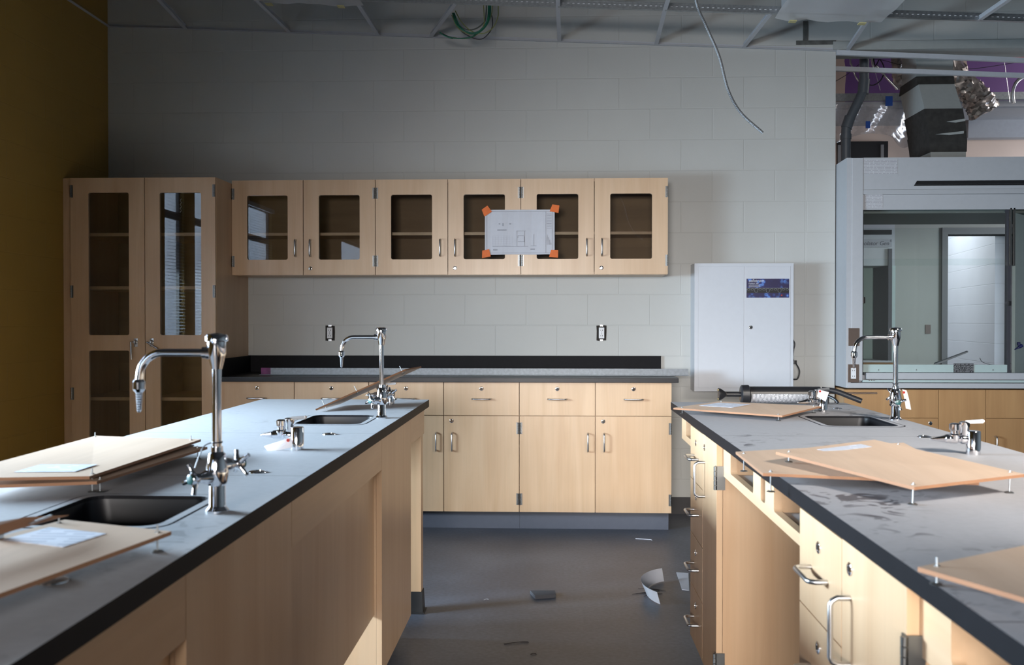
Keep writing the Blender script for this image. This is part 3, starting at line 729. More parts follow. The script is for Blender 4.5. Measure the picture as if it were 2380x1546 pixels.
q = aty(1846, 626, 6.33); b = BM(); cyl(b, (gx1, 6.33, q.z), (gx1+0.014, 6.33, q.z), 0.014, seg=14); obj('timer_knob', b, 'black', t, smooth=40)
b = BM(); pts = [aty(px, py, 6.36) for px, py in ((1843,790),(1847,800),(1844,815),(1843,835),(1850,845),(1858,862),(1854,880),(1843,882))]
tube(b, pts, 0.0045, 8); obj('power_cord', b, 'black', t, smooth=60)
b = BM(); q = aty(1847, 842, 6.36); box(b, q.x-0.008, q.x+0.012, 6.35, 6.37, q.z-0.012, q.z+0.012, 0.003); obj('plug', b, 'black', t)

# ------------------------------------------------------------------ the two island benches
HB = 0.920; TH = 0.032
def sink_at(x0, x1, y0, y1, lab, topmat):
    t = thing('bench_sink', lab, 'sink', ((x0+x1)/2, (y0+y1)/2, HB-0.16), 'black resin drop-in sinks in the benches')
    b = BM(); plate(b, rrect(x0+.005, x1-.005, y0+.005, y1-.005, 0.045), [rrect(x0+0.022, x1-0.022, y0+0.022, y1-0.022, 0.035)], 'XY', HB-0.006, HB+0.0005); top_mats(b, HB)
    obj('rim', b, ['resin', topmat], t)
    b = BM(); rs = []
    for ins, z, r in ((0.0221, HB-0.0065, 0.035), (0.026, HB-0.05, 0.04), (0.035, HB-0.125, 0.045), (0.075, HB-0.14, 0.03)):
        rs.append([Vector((p[0], p[1], z)) for p in rrect(x0+ins, x1-ins, y0+ins, y1-ins, r)])
    rings(b, rs, False); quadface(b, [v for v in b.verts][-len(rs[0]):])
    thick(b, (0, 0, -0.006))
    s_ = obj('basin', b, 'basin', t, smooth=40)
    cx, cy = (x0+x1)/2, (y0+y1)/2; b = BM(); lathe(b, (cx, cy, HB-0.139), (0,0,1), [(0, 0.022), (0.002, 0.021), (0.002, 0.014), (-0.001, 0.013)], 18); obj('drain', b, 'satin', t, smooth=40)
SINK1 = (-0.945, -0.655, 1.60, 1.93); SINK2 = (-0.905, -0.635, 3.235, 3.60); SINK3 = (0.895, 1.175, 3.25, 3.64)
SINK4 = (0.895, 1.175, 1.05, 1.35)
def worktop(name, x0, x1, y0, y1, sinks, mat, lab):
    b = BM(); plate(b, rect(x0, x1, y0, y1), [rrect(*s, 0.05) for s in sinks], 'XY', HB-TH, HB); top_mats(b, HB-0.002)
    return tag(obj(name, b, ['resin', mat]), lab, 'worktop', 'resin worktops of the two island benches')
LX0, LX1, LY1 = -1.30, -0.552, 4.30
RX0, RX1, RY1 = 0.507, 1.245, 4.22
worktop('bench_worktop', LX0, LX1, -0.95, LY1, [SINK1, SINK2], 'topL', 'pale dusty worktop of the left island bench with two faucets')
worktop('bench_worktop', RX0, RX1, -0.95, RY1, [SINK3], 'topR', 'grey dusty worktop of the right island bench with dark smears')
sink_at(*SINK1, 'black sink in the left bench beside the nearest faucet', 'topL')
sink_at(*SINK2, 'black sink near the far end of the left bench', 'topL')
sink_at(*SINK3, 'black sink in the right bench beside its faucet', 'topR')

# left bench casework (plain backs face the aisle)
XF = -0.570; ZU = HB-TH
def plain_cabinet(y0, y1, lab):
    t = thing('bench_cabinet', lab, 'cabinet', (-0.93, (y0+y1)/2, 0), 'cabinets under the left bench')
    b = BM(); plate(b, rect(LX0+0.03, XF-0.019, y0+.001, y1-.001), [rect(LX0+0.048, XF-0.037, y0+.019, y1-.019)], 'XY', 0.09, ZU-0.001); obj('body', b, 'maple', t)
    b = BM(); box(b, XF-0.0185, XF, y0+.001, y1-.001, 0.09, ZU-0.001, 0.0008); obj('back_panel', b, 'maple', t)
    b = BM(); box(b, LX0+0.08, XF-0.06, y0+.01, y1-.01, 0, 0.09); obj('toe_kick', b, 'kick', t)
plain_cabinet(3.205, 3.868, 'maple cabinet under the left bench, next to its far leg')
plain_cabinet(1.482, 2.094, 'maple cabinet under the left bench beside the nearest faucet')
plain_cabinet(-0.9, 0.86, 'maple cabinet under the near end of the left bench')
def knee(y0, y1, lab):
    t = thing('kneehole_frame', lab, 'bench frame', (-0.8, (y0+y1)/2, 0.25), 'kneehole frames of the left bench')
    b = BM(); box(b, XF-0.019, XF, y0+.001, y1-.001, ZU-0.113, ZU-0.001, 0.0008); obj('apron', b, 'maple_h', t)
    b = BM(); box(b, XF-0.045, XF-0.026, y0+.001, y1-.001, 0.29, ZU-0.001); obj('modesty_panel', b, 'maple', t)
knee(2.094, 3.205, 'open kneehole between the two cabinets of the left bench with hanging back panel')
knee(0.86, 1.482, 'kneehole frame at the near end of the left bench')
# open end of the left bench: apron and legs with rubber boots
t = thing('bench_end_frame', 'open end of the left bench with its legs and apron', 'bench frame', (-0.9, 4.1, 0))
b = BM(); box(b, XF-0.020, XF, 3.869, 4.27, ZU-0.115, ZU-0.001, 0.0008); box(b, LX0+0.05, XF-0.021, 4.25, 4.27, ZU-0.115, ZU-0.001)
obj('apron', b, 'maple_h', t)
for x in (XF-0.062, LX0+0.06):
    b = BM(); ylg = 4.185; box(b, x, x+0.060, ylg, ylg+0.060, 0.06, ZU-0.001, 0.002); lg = obj('leg', b, 'maple', t)
    b = BM(); 
    hexa(b, [(x-.008,ylg-.008,0),(x+.068,ylg-.008,0),(x+.068,ylg+.068,0),(x-.008,ylg+.068,0),(x-.003,ylg-.003,.095),(x+.063,ylg-.003,.095),(x+.063,ylg+.063,.095),(x-.003,ylg+.063,.095)])
    box(b, x-0.014, x+0.074, ylg-0.014, ylg+0.074, 0, 0.006); obj('rubber_boot', b, 'rubber', lg)

# right bench casework (drawers and doors face the aisle, normal -x)
XR = 0.511; XB = XR+0.020
def hinge_x(parent, y, z, h=0.075):
    """wrap-round institutional hinge on a bench door edge facing the camera"""
    b = BM()
    for k in range(5):
        z0 = z-h/2+h*k/5; cyl(b, (XR-0.005, y-0.004, z0+0.0008), (XR-0.005, y-0.004, z0+h/5-0.0008), 0.0055, seg=10)
    box(b, XR-0.003, XR+0.026, y-0.0035, y-0.001, z-h/2, z+h/2); box(b, XR-0.0035, XR-0.0008, y-0.001, y+0.012, z-h/2, z+h/2)
    return obj('hinge', b, 'hinge', parent, smooth=50)
def drawer_cabinet(y0, ym, y1, zcuts, lab, hz, locks_door=True):
    t = thing('drawer_cabinet', lab, 'cabinet', (0.86, (y0+y1)/2, 0), 'cabinets under the right bench')
    b = BM(); plate(b, rect(XB, RX1-0.03, y0+0.001, y1-0.001), [rect(XB+0.018, RX1-0.048, y0+0.019, y1-0.019)], 'XY', 0.10, ZU-0.001); obj('body', b, 'maple', t)
    b = BM(); box(b, XB+0.06, RX1-0.08, y0+0.01, y1-0.01, 0, 0.10); obj('toe_kick', b, 'kick', t)
    g = 0.0015
    for k in range(len(zcuts)-1):
        zt, zb = zcuts[k], zcuts[k+1]
        b = BM(); box(b, XR, XB-0.001, ym+g, y1-g, zb+g, zt-g, 0.0008); dr = obj('drawer_front', b, 'maple', t)
        yc = (ym+y1)/2; pull(dr, (XR, yc, (zt+zb)/2-0.005), (0,1,0), (-1,0,0), 0.115)
        lock(dr, (XR, yc, zt-0.05), (-1,0,0))
    b = BM(); box(b, XR, XB-0.001, y0+g, ym-g, 0.10, ZU-0.004, 0.0008); d_ = obj('door', b, 'maple', t)
    pull(d_, (XR, ym-0.05, hz), (0,0,1), (-1,0,0), 0.115)
    lock(d_, (XR, ym-0.05, ZU-0.045), (-1,0,0))
    for z in (0.19, ZU-0.11): hinge_x(d_, y0, z)
    return t
def yon(px, py=1300): return atx(px, py, XR).y
drawer_cabinet(3.063, 3.35, 3.643, [ZU-0.004, 0.69, 0.49, 0.30, 0.10], 'drawer and door cabinet under the far half of the right bench', 0.735)
drawer_cabinet(1.424, 1.742, 2.037, [ZU-0.004, 0.69, 0.49, 0.30, 0.10], 'drawer and door cabinet under the near half of the right bench', 0.735)
def drawer_frame(y0, y1, holes, lab):
    t = thing('open_drawer_unit', lab, 'bench frame', (0.8, (y0+y1)/2, ZU-0.11), 'open drawer frames of the right bench')
    b = BM(); zb = ZU-0.104
    plate(b, rect(y0+.001, y1-.001, zb, ZU-0.001), [rrect(a, c, zb+0.026, ZU-0.006, 0.010) for a, c in holes], 'YZ', XB+0.001, XB+0.020); obj('face_frame', b, 'maple_h', t)
    b = BM(); box(b, XB+0.0205, RX1-0.04, y0+.001, y1-.001, zb+0.004, zb+0.022); obj('shelf', b, 'hood', t)
    for a, c in holes:
        for yy in (a-0.018, c+0.003):
            b = BM(); box(b, XB+0.0205, RX1-0.06, yy, yy+0.014, zb+0.0225, ZU-0.002); obj('divider', b, 'maple_h', t)
    b = BM(); box(b, RX1-0.058, RX1-0.04, y0+.001, y1-.001, zb+0.0225, ZU-0.001); obj('rear_rail', b, 'maple_h', t)
t = thing('bench_cabinet', 'unseen closed cabinet added under the near end of the right bench to block light', 'cabinet', (0.86, -0.2, 0), 'cabinets under the right bench')  # added out of view to keep rear light out of the kneehole
b = BM(); box(b, XR, RX1-0.03, -0.9, 0.398, 0.10, ZU-0.001); obj('body', b, 'maple', t)
b = BM(); box(b, XB+0.06, RX1-0.08, -0.88, 0.38, 0, 0.10); obj('toe_kick', b, 'kick', t)
drawer_frame(2.037, 3.062, [(2.61, 2.94), (2.464, 2.516), (2.06, 2.367)], 'open drawer frame over the kneehole in the middle of the right bench')
drawer_frame(3.644, 4.05, [(3.70, 3.92)], 'short open drawer frame at the far end of the right bench')
drawer_frame(0.40, 1.423, [(1.00, 1.32), (0.6, 0.9)], 'open drawer frame at the near end of the right bench, bottom right of the photo')
b = BM(); box(b, RX1-0.10, RX1-0.04, 4.10, 4.16, 0.0, ZU-0.001, 0.002); t = obj('corner_post', b, 'maple'); tag(t, 'maple leg under the far right corner of the right bench', 'bench post')

# ------------------------------------------------------------------ faucet (built once at the origin)
def make_faucet():
    t = thing('lab_faucet', 'chrome gooseneck lab faucet on the left bench, nearest to the camera', 'faucet', (0,0,0), 'chrome lab faucets')
    b = BM(); lathe(b, (0,0,0), (0,0,1), [(0, 0.0215), (0.004, 0.0215), (0.009, 0.017), (0.012, 0.0155), (0.055, 0.0148), (0.062, 0.012)], 24); obj('base', b, 'chrome', t, smooth=40)
    ax = Vector((-0.62, -0.78, 0)).normalized()
    b = BM(); lathe(b, (0,0,0.045), (0,0,1), [(0, 0.012), (0.01, 0.019), (0.03, 0.021), (0.05, 0.017), (0.062, 0.015), (0.066, 0.011), (0.075, 0.0105)], 24)
    for s, z in ((1, 0.066), (-1, 0.084)):
        lathe(b, (0,0,z), ax*s, [(0, 0.014), (0.02, 0.0135), (0.028, 0.011), (0.036, 0.008), (0.044, 0.007)], 18)
    body = obj('valve_body', b, 'chrome', t, smooth=40)
    for s, z, r0 in ((1, 0.066, 0.35), (-1, 0.084, 0.9)):
        a = ax*s; c = Vector((0,0,z))+a*0.045; u, w = frame_of(a); b = BM()
        lathe(b, c-a*0.006, a, [(0, 0.009), (0.006, 0.012), (0.012, 0.011), (0.016, 0.008)], 18)
        for k in range(4):
            an = r0+k*PI/2; d = u*math.cos(an)+w*math.sin(an)
            tube(b, [c+d*0.004, c+d*0.014+a*0.003, c+d*0.028+a*0.008], 0.004, 8, 4, rfun=lambda f: 0.0072-0.0042*f if f < 0.85 else 0.0042)
        h = obj('cross_handle', b, 'chrome', t, smooth=60)
        b = BM(); lathe(b, c+a*0.0095, a, [(0, 0.0092), (0.002, 0.009), (0.0028, 0.006)], 16); obj('index_button', b, 'teal', h, smooth=40)
    b = BM(); cyl(b, (0,0,0.11), (0,0,0.275), 0.0083, seg=20); obj('riser_pipe', b, 'chrome', t, smooth=40)
    b = BM(); lathe(b, (0,0,0.262), (0,0,1), [(0, 0.0095), (0.006, 0.011), (0.022, 0.0145), (0.028, 0.0165), (0.05, 0.0165), (0.052, 0.0205), (0.060, 0.0205), (0.0635, 0.018), (0.0645, 0.010), (0.066, 0.006)], 28)
    lathe(b, (-0.008,0,0.292), (-1,0,0), [(0, 0.012), (0.010, 0.012), (0.011, 0.0105), (0.018, 0.0105), (0.019, 0.0085)], 18)
    obj('vacuum_breaker', b, 'chrome', t, smooth=40)
    b = BM(); pts = [(-0.018,0,0.292), (-0.10,0,0.292)]
    for k in range(1, 9):
        an = PI/2*k/8*1.0; pts.append((-0.10-0.043*math.sin(an), 0, 0.292-0.043*(1-math.cos(an))))
    pts += [(-0.145, 0, 0.236)]
    tube(b, pts, 0.0072, 14, 0); obj('spout', b, 'chrome', t, smooth=60)
    b = BM(); lathe(b, (-0.145,0,0.243), (0.0,0,-1), [(0, 0.0085), (0.005, 0.0115), (0.018, 0.0115), (0.024, 0.0075)], 18)
    z = 0.024; pr = []
    for k in range(8): pr += [(z+0.0045*k, 0.0068-0.0003*k), (z+0.0045*k+0.0036, 0.0054-0.0003*k)]
    lathe(b, (-0.145,0,0.243), (0,0,-1), [(0.02, 0.005)]+pr+[(z+0.037, 0.002)], 16); obj('serrated_nozzle', b, 'chrome', t, smooth=30)
    b = BM(); tube(b, [(0.009*math.cos(a), 0.009*math.sin(a), 0.128) for a in [2*PI*k/12 for k in range(13)]], 0.0016, 6, 0)
    tube(b, [(-0.008,-0.003,0.128), (-0.02,-0.01,0.122), (-0.026,-0.02,0.105), (-0.03,-0.03,0.085)], 0.0012, 6, 4); obj('cable_tie', b, 'wblack', t)
    return t
fp1 = atz(505, 1190, HB); fp2 = atz(887, 972, HB); fp3 = atz(2081, 976, HB)
fa = make_faucet(); fa.location = fp1
fb = dup(fa, fp2, 0.0, 'chrome gooseneck lab faucet at the far sink of the left bench', skip=('cable_tie',))
fc = dup(fa, fp3, 0.5, 'chrome gooseneck lab faucet on the right bench in front of the fume hood', skip=('spout', 'serrated_nozzle', 'vacuum_breaker', 'riser_pipe'))
# the third faucet keeps its spout square to the bench
for ch in fa.children:
    nm = ch.name.split('.')[0]
    if nm in ('spout', 'serrated_nozzle', 'vacuum_breaker', 'riser_pipe'):
        c = ch.copy(); COL.objects.link(c); c.parent = fc; c.rotation_euler = (0, 0, -0.5)
def paper_tag(name, pts3, lab, string=None):
    t = thing(name, lab, 'tag', pts3[0]); b = BM()
    v = [b.verts.new(p) for p in pts3]; quadface(b, v); bmesh.ops.subdivide_edges(b, edges=b.edges[:], cuts=3, use_grid_fill=True)
    c = sum((Vector(p) for p in pts3), Vector())/len(pts3)
    for q in b.verts: q.co.y += 3.0*((q.co-c).length**2)
    thick(b, (0.0002, 0.0004, 0))
    obj('card', b, 'tagm', t)
    e = Vector(pts3[0])*0.76+Vector(pts3[1])*0.12+Vector(pts3[-1])*0.12; b = BM(); lathe(b, e+Vector((0, -0.003, -0.002)), (0,-1,0), [(0, 0.0045), (0.001, 0.0045), (0.001, 0.002), (0, 0.002)], 12); obj('eyelet', b, 'red', t)
    if string:
        b = BM(); tube(b, [e]+string, 0.0006, 5, 3); obj('string', b, 'wblack', t)
y3 = fp3.y-0.03
paper_tag('faucet_tag', [aty(2098, 905, y3), aty(2106, 950, y3), aty(2119, 953, y3+0.01), aty(2108, 908, y3+0.005)], 'white card tag hanging from the right bench faucet', [aty(2090, 903, y3), aty(2080, 905, y3+0.02)])

# ------------------------------------------------------------------ gas turrets
def make_turret():
    t = thing('gas_turret', 'chrome gas turret with serrated outlet and card tag, middle of the left bench', 'gas turret', (0,0,0), 'chrome gas turrets')
    b = BM(); lathe(b, (0,0,0), (0,0,1), [(0, 0.0182), (0.059, 0.0182), (0.0615, 0.0168), (0.062, 0.012)], 28); obj('post', b, 'chrome', t, smooth=40)
    b = BM(); lathe(b, (-0.014,0,0.040), (-1,0,0), [(0, 0.011), (0.006, 0.0135), (0.016, 0.0135), (0.018, 0.010), (0.024, 0.010), (0.026, 0.0125), (0.044, 0.0125), (0.046, 0.010)], 18)
    lathe(b, (-0.046,0,0.034), (0,0,1), [(0, 0.011), (0.004, 0.0135), (0.016, 0.0135), (0.020, 0.010), (0.028, 0.010), (0.030, 0.0135), (0.044, 0.0135), (0.047, 0.009)], 18)
    lathe(b, (-0.022,0,0.048), (0,0,1), [(-0.004, 0.009), (0.010, 0.012), (0.022, 0.012), (0.026, 0.0135), (0.036, 0.0135), (0.038, 0.009)], 18)
    obj('valve_body', b, 'chrome', t, smooth=40)
    b = BM(); pr = [(0, 0.0115), (0.010, 0.0115)]
    for k in range(9): pr += [(0.011+0.004*k, 0.0102-0.0008*k), (0.011+0.004*k+0.003, 0.0082-0.0008*k)]
    lathe(b, (-0.058,0,0.040), (-1,0,-0.06), pr+[(0.049, 0.0012)], 16); obj('serrated_outlet', b, 'chrome', t, smooth=30)
    b = BM(); hexa(b, [(-0.022,-0.006,0.080),(0.026,-0.008,0.083),(0.026,0.008,0.083),(-0.022,0.006,0.080),(-0.022,-0.006,0.088),(0.026,-0.008,0.093),(0.026,0.008,0.093),(-0.022,0.006,0.088)])
    bmesh.ops.bevel(b, geom=b.edges[:], offset=0.0025, segments=2, affect='EDGES'); obj('lever', b, 'satin', t)
    return t
ta = make_turret(); ta.location = atz(691, 1045, HB); ta.rotation_euler = (0, 0, -0.12)
dup(ta, atz(907, 940, HB), -0.1, 'gas turret at the far end of the left bench under the leaning board')
dup(ta, atz(1912, 957, HB), 0.25, 'chrome gas turret in front of the caulking gun')
dup(ta, atz(2262, 1056, HB), -0.15, 'gas turret on the right bench whose lever points right')
yy = atz(691, 1045, HB).y-0.018
paper_tag('turret_tag', [aty(678, 1016, yy), aty(680, 1040, yy), aty(624, 1052, yy-0.01), aty(612, 1038, yy)], 'white card tag hanging from the gas turret on the left bench')
yy = atz(1912, 957, HB).y-0.03
paper_tag('turret_tag', [aty(1903, 906, yy), aty(1927, 912, yy), aty(1919, 934, yy), aty(1899, 922, yy)], 'white card tag with red eyelet on the turret by the caulking gun')
# rod sockets
for (px, py), lab in (((765, 1010), 'small round metal socket in front of the far left sink'), ((598, 1098), 'small round metal socket right of the nearest faucet'),
                      ((2148, 1016), 'small round metal socket near the right bench turret'), ((1945, 950), 'small round metal socket beside the caulking gun'), ((122, 1352), 'small round metal socket at the near end of the left bench')):
    p = atz(px, py, HB); b = BM(); lathe(b, p, (0,0,1), [(0, 0.021), (0.002, 0.0205), (0.004, 0.015), (0.0042, 0.008), (0.0015, 0.007), (0.0012, 0.002)], 22)
    tag(obj('rod_socket', b, 'chrome', smooth=40), lab, 'socket', 'round rod sockets in the worktops')

# ------------------------------------------------------------------ loose plywood panels with bolt feet
def board(q, lab, bolts, sticker=None, feet_z=None, up=0.012):
    """q: four top corners in order; bolts: (s,t) in panel coordinates"""
    q = [Vector(p) for p in q]; th = 0.0062
    n = (q[1]-q[0]).cross(q[3]-q[0]).normalized()
    if n.z < 0: n = -n
    t = thing('plywood_panel', lab, 'panel', sum(q, Vector())/4, 'loose plywood panels with bolt feet')
    b = BM(); v = hexa(b, [p-n*th for p in q]+q)
    bmesh.ops.recalc_face_normals(b, faces=b.faces[:])
    for f in b.faces: f.material_index = 0 if abs(f.normal.dot(n)) > 0.7 else 1
    obj('panel', b, ['ply', 'plyedge'], t)
    def at(s, r): return (q[0]*(1-s)+q[1]*s)*(1-r)+(q[3]*(1-s)+q[2]*s)*r
    for i, (s, r) in enumerate(bolts):
        c = at(s, r); fz = (feet_z[i] if feet_z else HB)
        L = max(0.012, min(0.06, (c.z-fz)/max(n.z, 0.3)))
        b = BM(); cyl(b, c+n*up, c-n*L, 0.0015, seg=8)
        lathe(b, c-n*(L-0.0005), n, [(0, 0.0088), (0.001, 0.0092), (0.0025, 0.007), (0.003, 0.003)], 14)
        lathe(b, c+n*0.0, n, [(0, 0.004), (0.001, 0.004), (0.001, 0.0025)], 10)
        obj('bolt_foot', b, 'zinc', t, smooth=40)
    if sticker:
        (s0, r0), (s1, r1) = sticker; P = [at(s0, r0), at(s1, r0), at(s1, r1), at(s0, r1)]
        b = BM(); hexa(b, [p+n*0.0002 for p in P]+[p+n*0.0007 for p in P]); obj('paper_label', b, 'sticker', t)
    return t
zA = 0.963
board([atz(222, 1013, zA), atz(467, 1021, zA), atz(208, 1107, zA-0.006), Vector((-1.20, 1.84, zA))], 'upper plywood panel of the pair on the left bench, label near its front corner', [(0.03, 0.03), (0.94, 0.04), (0.97, 0.95)], ((0.38, 0.74), (0.80, 0.90)), [0.951, 0.947, HB])
zB = 0.949
pB = atz(482, 1039, zB); board([Vector((pB.x-0.31, pB.y+0.10, zB-0.004)), pB, atz(225, 1119, 0.947), Vector((-1.16, 1.86, zB-0.004))], 'lower plywood panel showing under the right edge of the pair on the left bench', [(0.94, 0.04), (0.97, 0.95)], None, None, 0.005)
zC = 0.950
board([atz(150, 1208, zC), atz(398, 1235, zC), Vector((-0.732, 0.70, zC)), Vector((-0.99, 0.80, zC))], 'plywood panel in the lower left corner in front of the near sink', [(0.05, 0.03), (0.93, 0.02)], ((0.1, 0.07), (0.62, 0.19)))
board([atz(162, 1197, 0.972), atz(60, 1202, 0.985), Vector((-1.10, 0.80, 0.985)), Vector((-0.87, 0.90, 0.972))], 'plywood panel lying on top of the lower left one, bolt sticking up', [(0.15, 0.12)], None, [0.955], 0.045)
# leaning panel
eA = atz(733, 951, HB+0.011); eB = aty(942, 858, 4.00)
board([eA, eB, eB+Vector((0.03, 0.26, 0.0)), eA+Vector((0.03, 0.28, 0.0))], 'plywood panel leaning on a gas turret at the far end of the left bench', [(0.08, 0.06), (0.43, 0.05), (0.95, 0.05)], ((0.3, 0.15), (0.6, 0.5)), [0.9, 1.0, 1.05], 0.022)
zF = 0.942
board([atz(1565, 948, zF), atz(1670, 933, zF+0.006), atz(1908, 944, zF+0.004), atz(1818, 966, zF)], 'plywood panel at the far end of the right bench in front of the caulking gun', [(0.06, 0.06), (0.95, 0.05), (0.95, 0.95), (0.05, 0.95)], ((0.38, 0.08), (0.82, 0.40)), [HB-0.001, HB, HB, HB], 0.004)
zG = 0.944
board([atz(1710, 1050, zG), atz(1773, 1100, zG), Vector((0.86, 2.0, zG)), atz(2100, 1029, zG)], 'lower plywood panel overhanging the edge in the middle of the right bench', [(0.12, 0.03), (0.93, 0.05), (0.05, 0.95)], None, [HB-0.02, HB-0.02, HB], 0.004)
zH = 0.962
board([atz(1803, 1050, zH+0.008), atz(2032, 1022, zH+0.004), atz(2382, 1102, zH), atz(2125, 1132, zH-0.004)], 'upper plywood panel with a paper label in the middle of the right bench', [(0.07, 0.05), (0.95, 0.95), (0.05, 0.96)], ((0.31, 0.07), (0.76, 0.165)), [zG+0.002, HB, HB], 0.004)
zI = 0.945
board([atz(2133, 1318, zI), atz(2420, 1260, zI), Vector((0.70, 1.0, zI)), atz(2430, 1404, zI)], 'plywood panel cut off by the right edge of the photo on the right bench', [(0.10, 0.05)], None, None, 0.012)

# ------------------------------------------------------------------ caulking gun
gy = 4.12; g0 = aty(1738, 925, gy); g1 = aty(1905, 922, gy); R_ = 0.035
cz = HB+R_*1.15+0.001; x0, x1 = g0.x, g1.x
t = thing('caulking_gun', 'black caulking gun with printed sausage pack lying at the far end of the right bench', 'caulking gun', ((x0+x1)/2, gy, HB))
b = BM(); lathe(b, (x0, gy, cz), (1,0,0), [(0, R_*0.96), (x1-x0, R_*0.96)], 30); obj('barrel', b, 'black', t, smooth=40)
b = BM(); lathe(b, (x0-0.03, gy, cz), (1,0,0), [(0, R_*0.95), (0.004, R_*1.13), (0.032, R_*1.15), (0.036, R_)], 30); obj('end_cap', b, 'black', t, smooth=40)
b = BM(); ra = []
for k in range(13):
    a = -1.75+1.85*k/12; ra.append((gy-math.cos(a)*(R_*0.985), cz+math.sin(a)*(R_*0.985)))
prev = None
for (yy, zz) in ra:
    v = (b.verts.new((x0+0.01, yy, zz)), b.verts.new((x1-0.012, yy, zz)))
    if prev: quadface(b, (prev[0], prev[1], v[1], v[0]))
    prev = v
thick(b, (0, 0.0004, 0.0004))
obj('printed_wrap', b, 'wrap', t, smooth=60)
b = BM(); cyl(b, (x0-0.09, gy, cz), (x0-0.028, gy, cz), 0.010, seg=14); lathe(b, (x0-0.092, gy, cz), (-1,0,0), [(0, 0.010), (0.02, 0.024), (0.03, 0.026), (0.032, 0.012)], 16); obj('nozzle_fork', b, 'black', t, smooth=40)
b = BM()
for s in (-1, 1): lathe(b, (x0-0.118, gy-0.004, cz+s*0.019), (-1,0,0), [(0, 0.0055), (0.008, 0.0055), (0.010, 0.003)], 12)
obj('brass_stud', b, 'brass', t, smooth=40)
b = BM(); box(b, x1-0.002, x1+0.035, gy-0.02, gy+0.02, HB+0.004, cz+0.026, 0.005); obj('trigger_housing', b, 'black', t)
b = BM(); tube(b, [(x1+0.01, gy, cz+0.022), (x1+0.06, gy-0.02, cz+0.016), (x1+0.13, gy-0.05, cz-0.012), (x1+0.155, gy-0.06, cz-0.022)], 0.011, 12, 4); obj('grip', b, 'black', t, smooth=60)
b = BM(); tube(b, [(x1+0.02, gy-0.01, cz+0.0), (x1+0.05, gy-0.04, cz-0.015), (x1+0.06, gy-0.055, cz-0.03)], 0.006, 10, 4); obj('trigger', b, 'black', t, smooth=60)
b = BM(); cyl(b, (x1+0.03, gy, cz+0.006), (x1+0.24, gy+0.01, cz+0.006), 0.004, seg=8); obj('rod', b, plain('dull_rod', (0.16, 0.12, 0.10), 0.4, 0.8), t, smooth=60)

# ------------------------------------------------------------------ hanging conduit and wires
b = BM(); yc = 3.7
pts = [aty(px, py, yc) for px, py in ((1588,-260), (1598,-120), (1618,2), (1640,58), (1671,130), (1692,208), (1722,262), (1773,309))]
N_ = 900
P = smooth_path(pts, 120); tube(b, P, 0.006, 8, 0, rfun=lambda f: 0.0056+0.0008*math.sin(f*1150)); tag(obj('flexible_conduit', b, plain('armoured_cable', (0.20, 0.21, 0.22), 0.45, 0.6), smooth=60), 'armoured metal cable hanging loose from the ceiling', 'cable')
yw = 6.12
wires = [('wgreen', 0.0045, ((1052,30),(1062,58),(1085,74),(1108,75),(1127,60),(1136,35),(1137,5),(1137,-20))), ('wgreen', 0.0045, ((1055,30),(1068,60),(1090,77),(1112,76),(1131,58),(1139,35),(1140,5),(1140,-20))),
         ('wyellow', 0.003, ((1058,25),(1072,50),(1095,72),(1122,78),(1145,65),(1157,40),(1158,20),(1158,-20))), ('wyellow', 0.003, ((1050,35),(1064,64),(1090,79),(1115,73),(1125,55),(1125,30),(1122,-20))),
         ('wgreen', 0.004, ((1022,75),(1032,82),(1050,88),(1078,89),(1098,85),(1108,77),(1124,62),(1134,40),(1135,-20))), ('wyellow', 0.0028, ((1053,87),(1075,90),(1095,87),(1110,79),(1130,60),(1143,30),(1144,-20))),
         ('wblack', 0.003, ((1060,52),(1072,72),(1090,84),(1110,91),(1125,88),(1140,72),(1145,55),(1143,36))), ('wgrey', 0.0045, ((1053,34),(1066,58),(1085,69),(1105,67),(1122,55),(1129,40),(1132,-20))),
         ('wblack', 0.006, ((1028,79),(1040,85),(1053,89)))]
t = thing('wire_bundle', 'loop of green and yellow wires hanging below the ceiling grid', 'wires', aty(1100, 80, yw))
for i, (m_, r_, pp) in enumerate(wires):
    b = BM(); tube(b, [aty(px, py, yw+0.012*(i-4)) for px, py in pp], r_, 7, 6); obj('wire', b, m_, t, smooth=60)

# ------------------------------------------------------------------ litter on the floor
p = atz(1550, 1400, 0.0)
b = BM(); n = 22; prev = None
for k in range(n+1):
    a = PI*0.62+1.95*k/n; cx, cy, r_ = 0.60, 4.52, 0.16
    x, y = cx+r_*1.05*math.cos(a), cy+r_*1.5*math.sin(a); o_ = Vector((math.cos(a), math.sin(a)*1.2, 0)).normalized()
    v = (b.verts.new((x, y, 0.003)), b.verts.new((x+o_.x*0.025, y+o_.y*0.02, 0.062)))
    if prev: quadface(b, (prev[0], prev[1], v[1], v[0]))
    prev = v
for k in range(1): pass
thick(b, (0.001, 0.001, 0))
tag(obj('paper_strip', b, 'paper', smooth=60), 'curled white strip on the floor against the right bench cabinet', 'paper strip')
q = [atz(1572, 1332, 0), atz(1600, 1334, 0), atz(1602, 1374, 0), atz(1585, 1372, 0)]
b = BM(); hexa(b, [Vector((v.x, v.y, 0.001)) for v in q]+[Vector((v.x, v.y, 0.004)) for v in q]); tag(obj('paper_scrap', b, 'paper'), 'torn white scrap on the floor behind the curled strip', 'paper scrap')
q = [atz(1232, 1381, 0), atz(1290, 1381, 0), atz(1292, 1390, 0), atz(1244, 1394, 0)]
b = BM(); hexa(b, [Vector((v.x, v.y, 0.001)) for v in q]+[Vector((v.x, v.y+0.005, 0.016)) for v in q]); tag(obj('tile_offcut', b, 'scrap'), 'small grey offcut lying in the middle of the aisle floor', 'offcut')
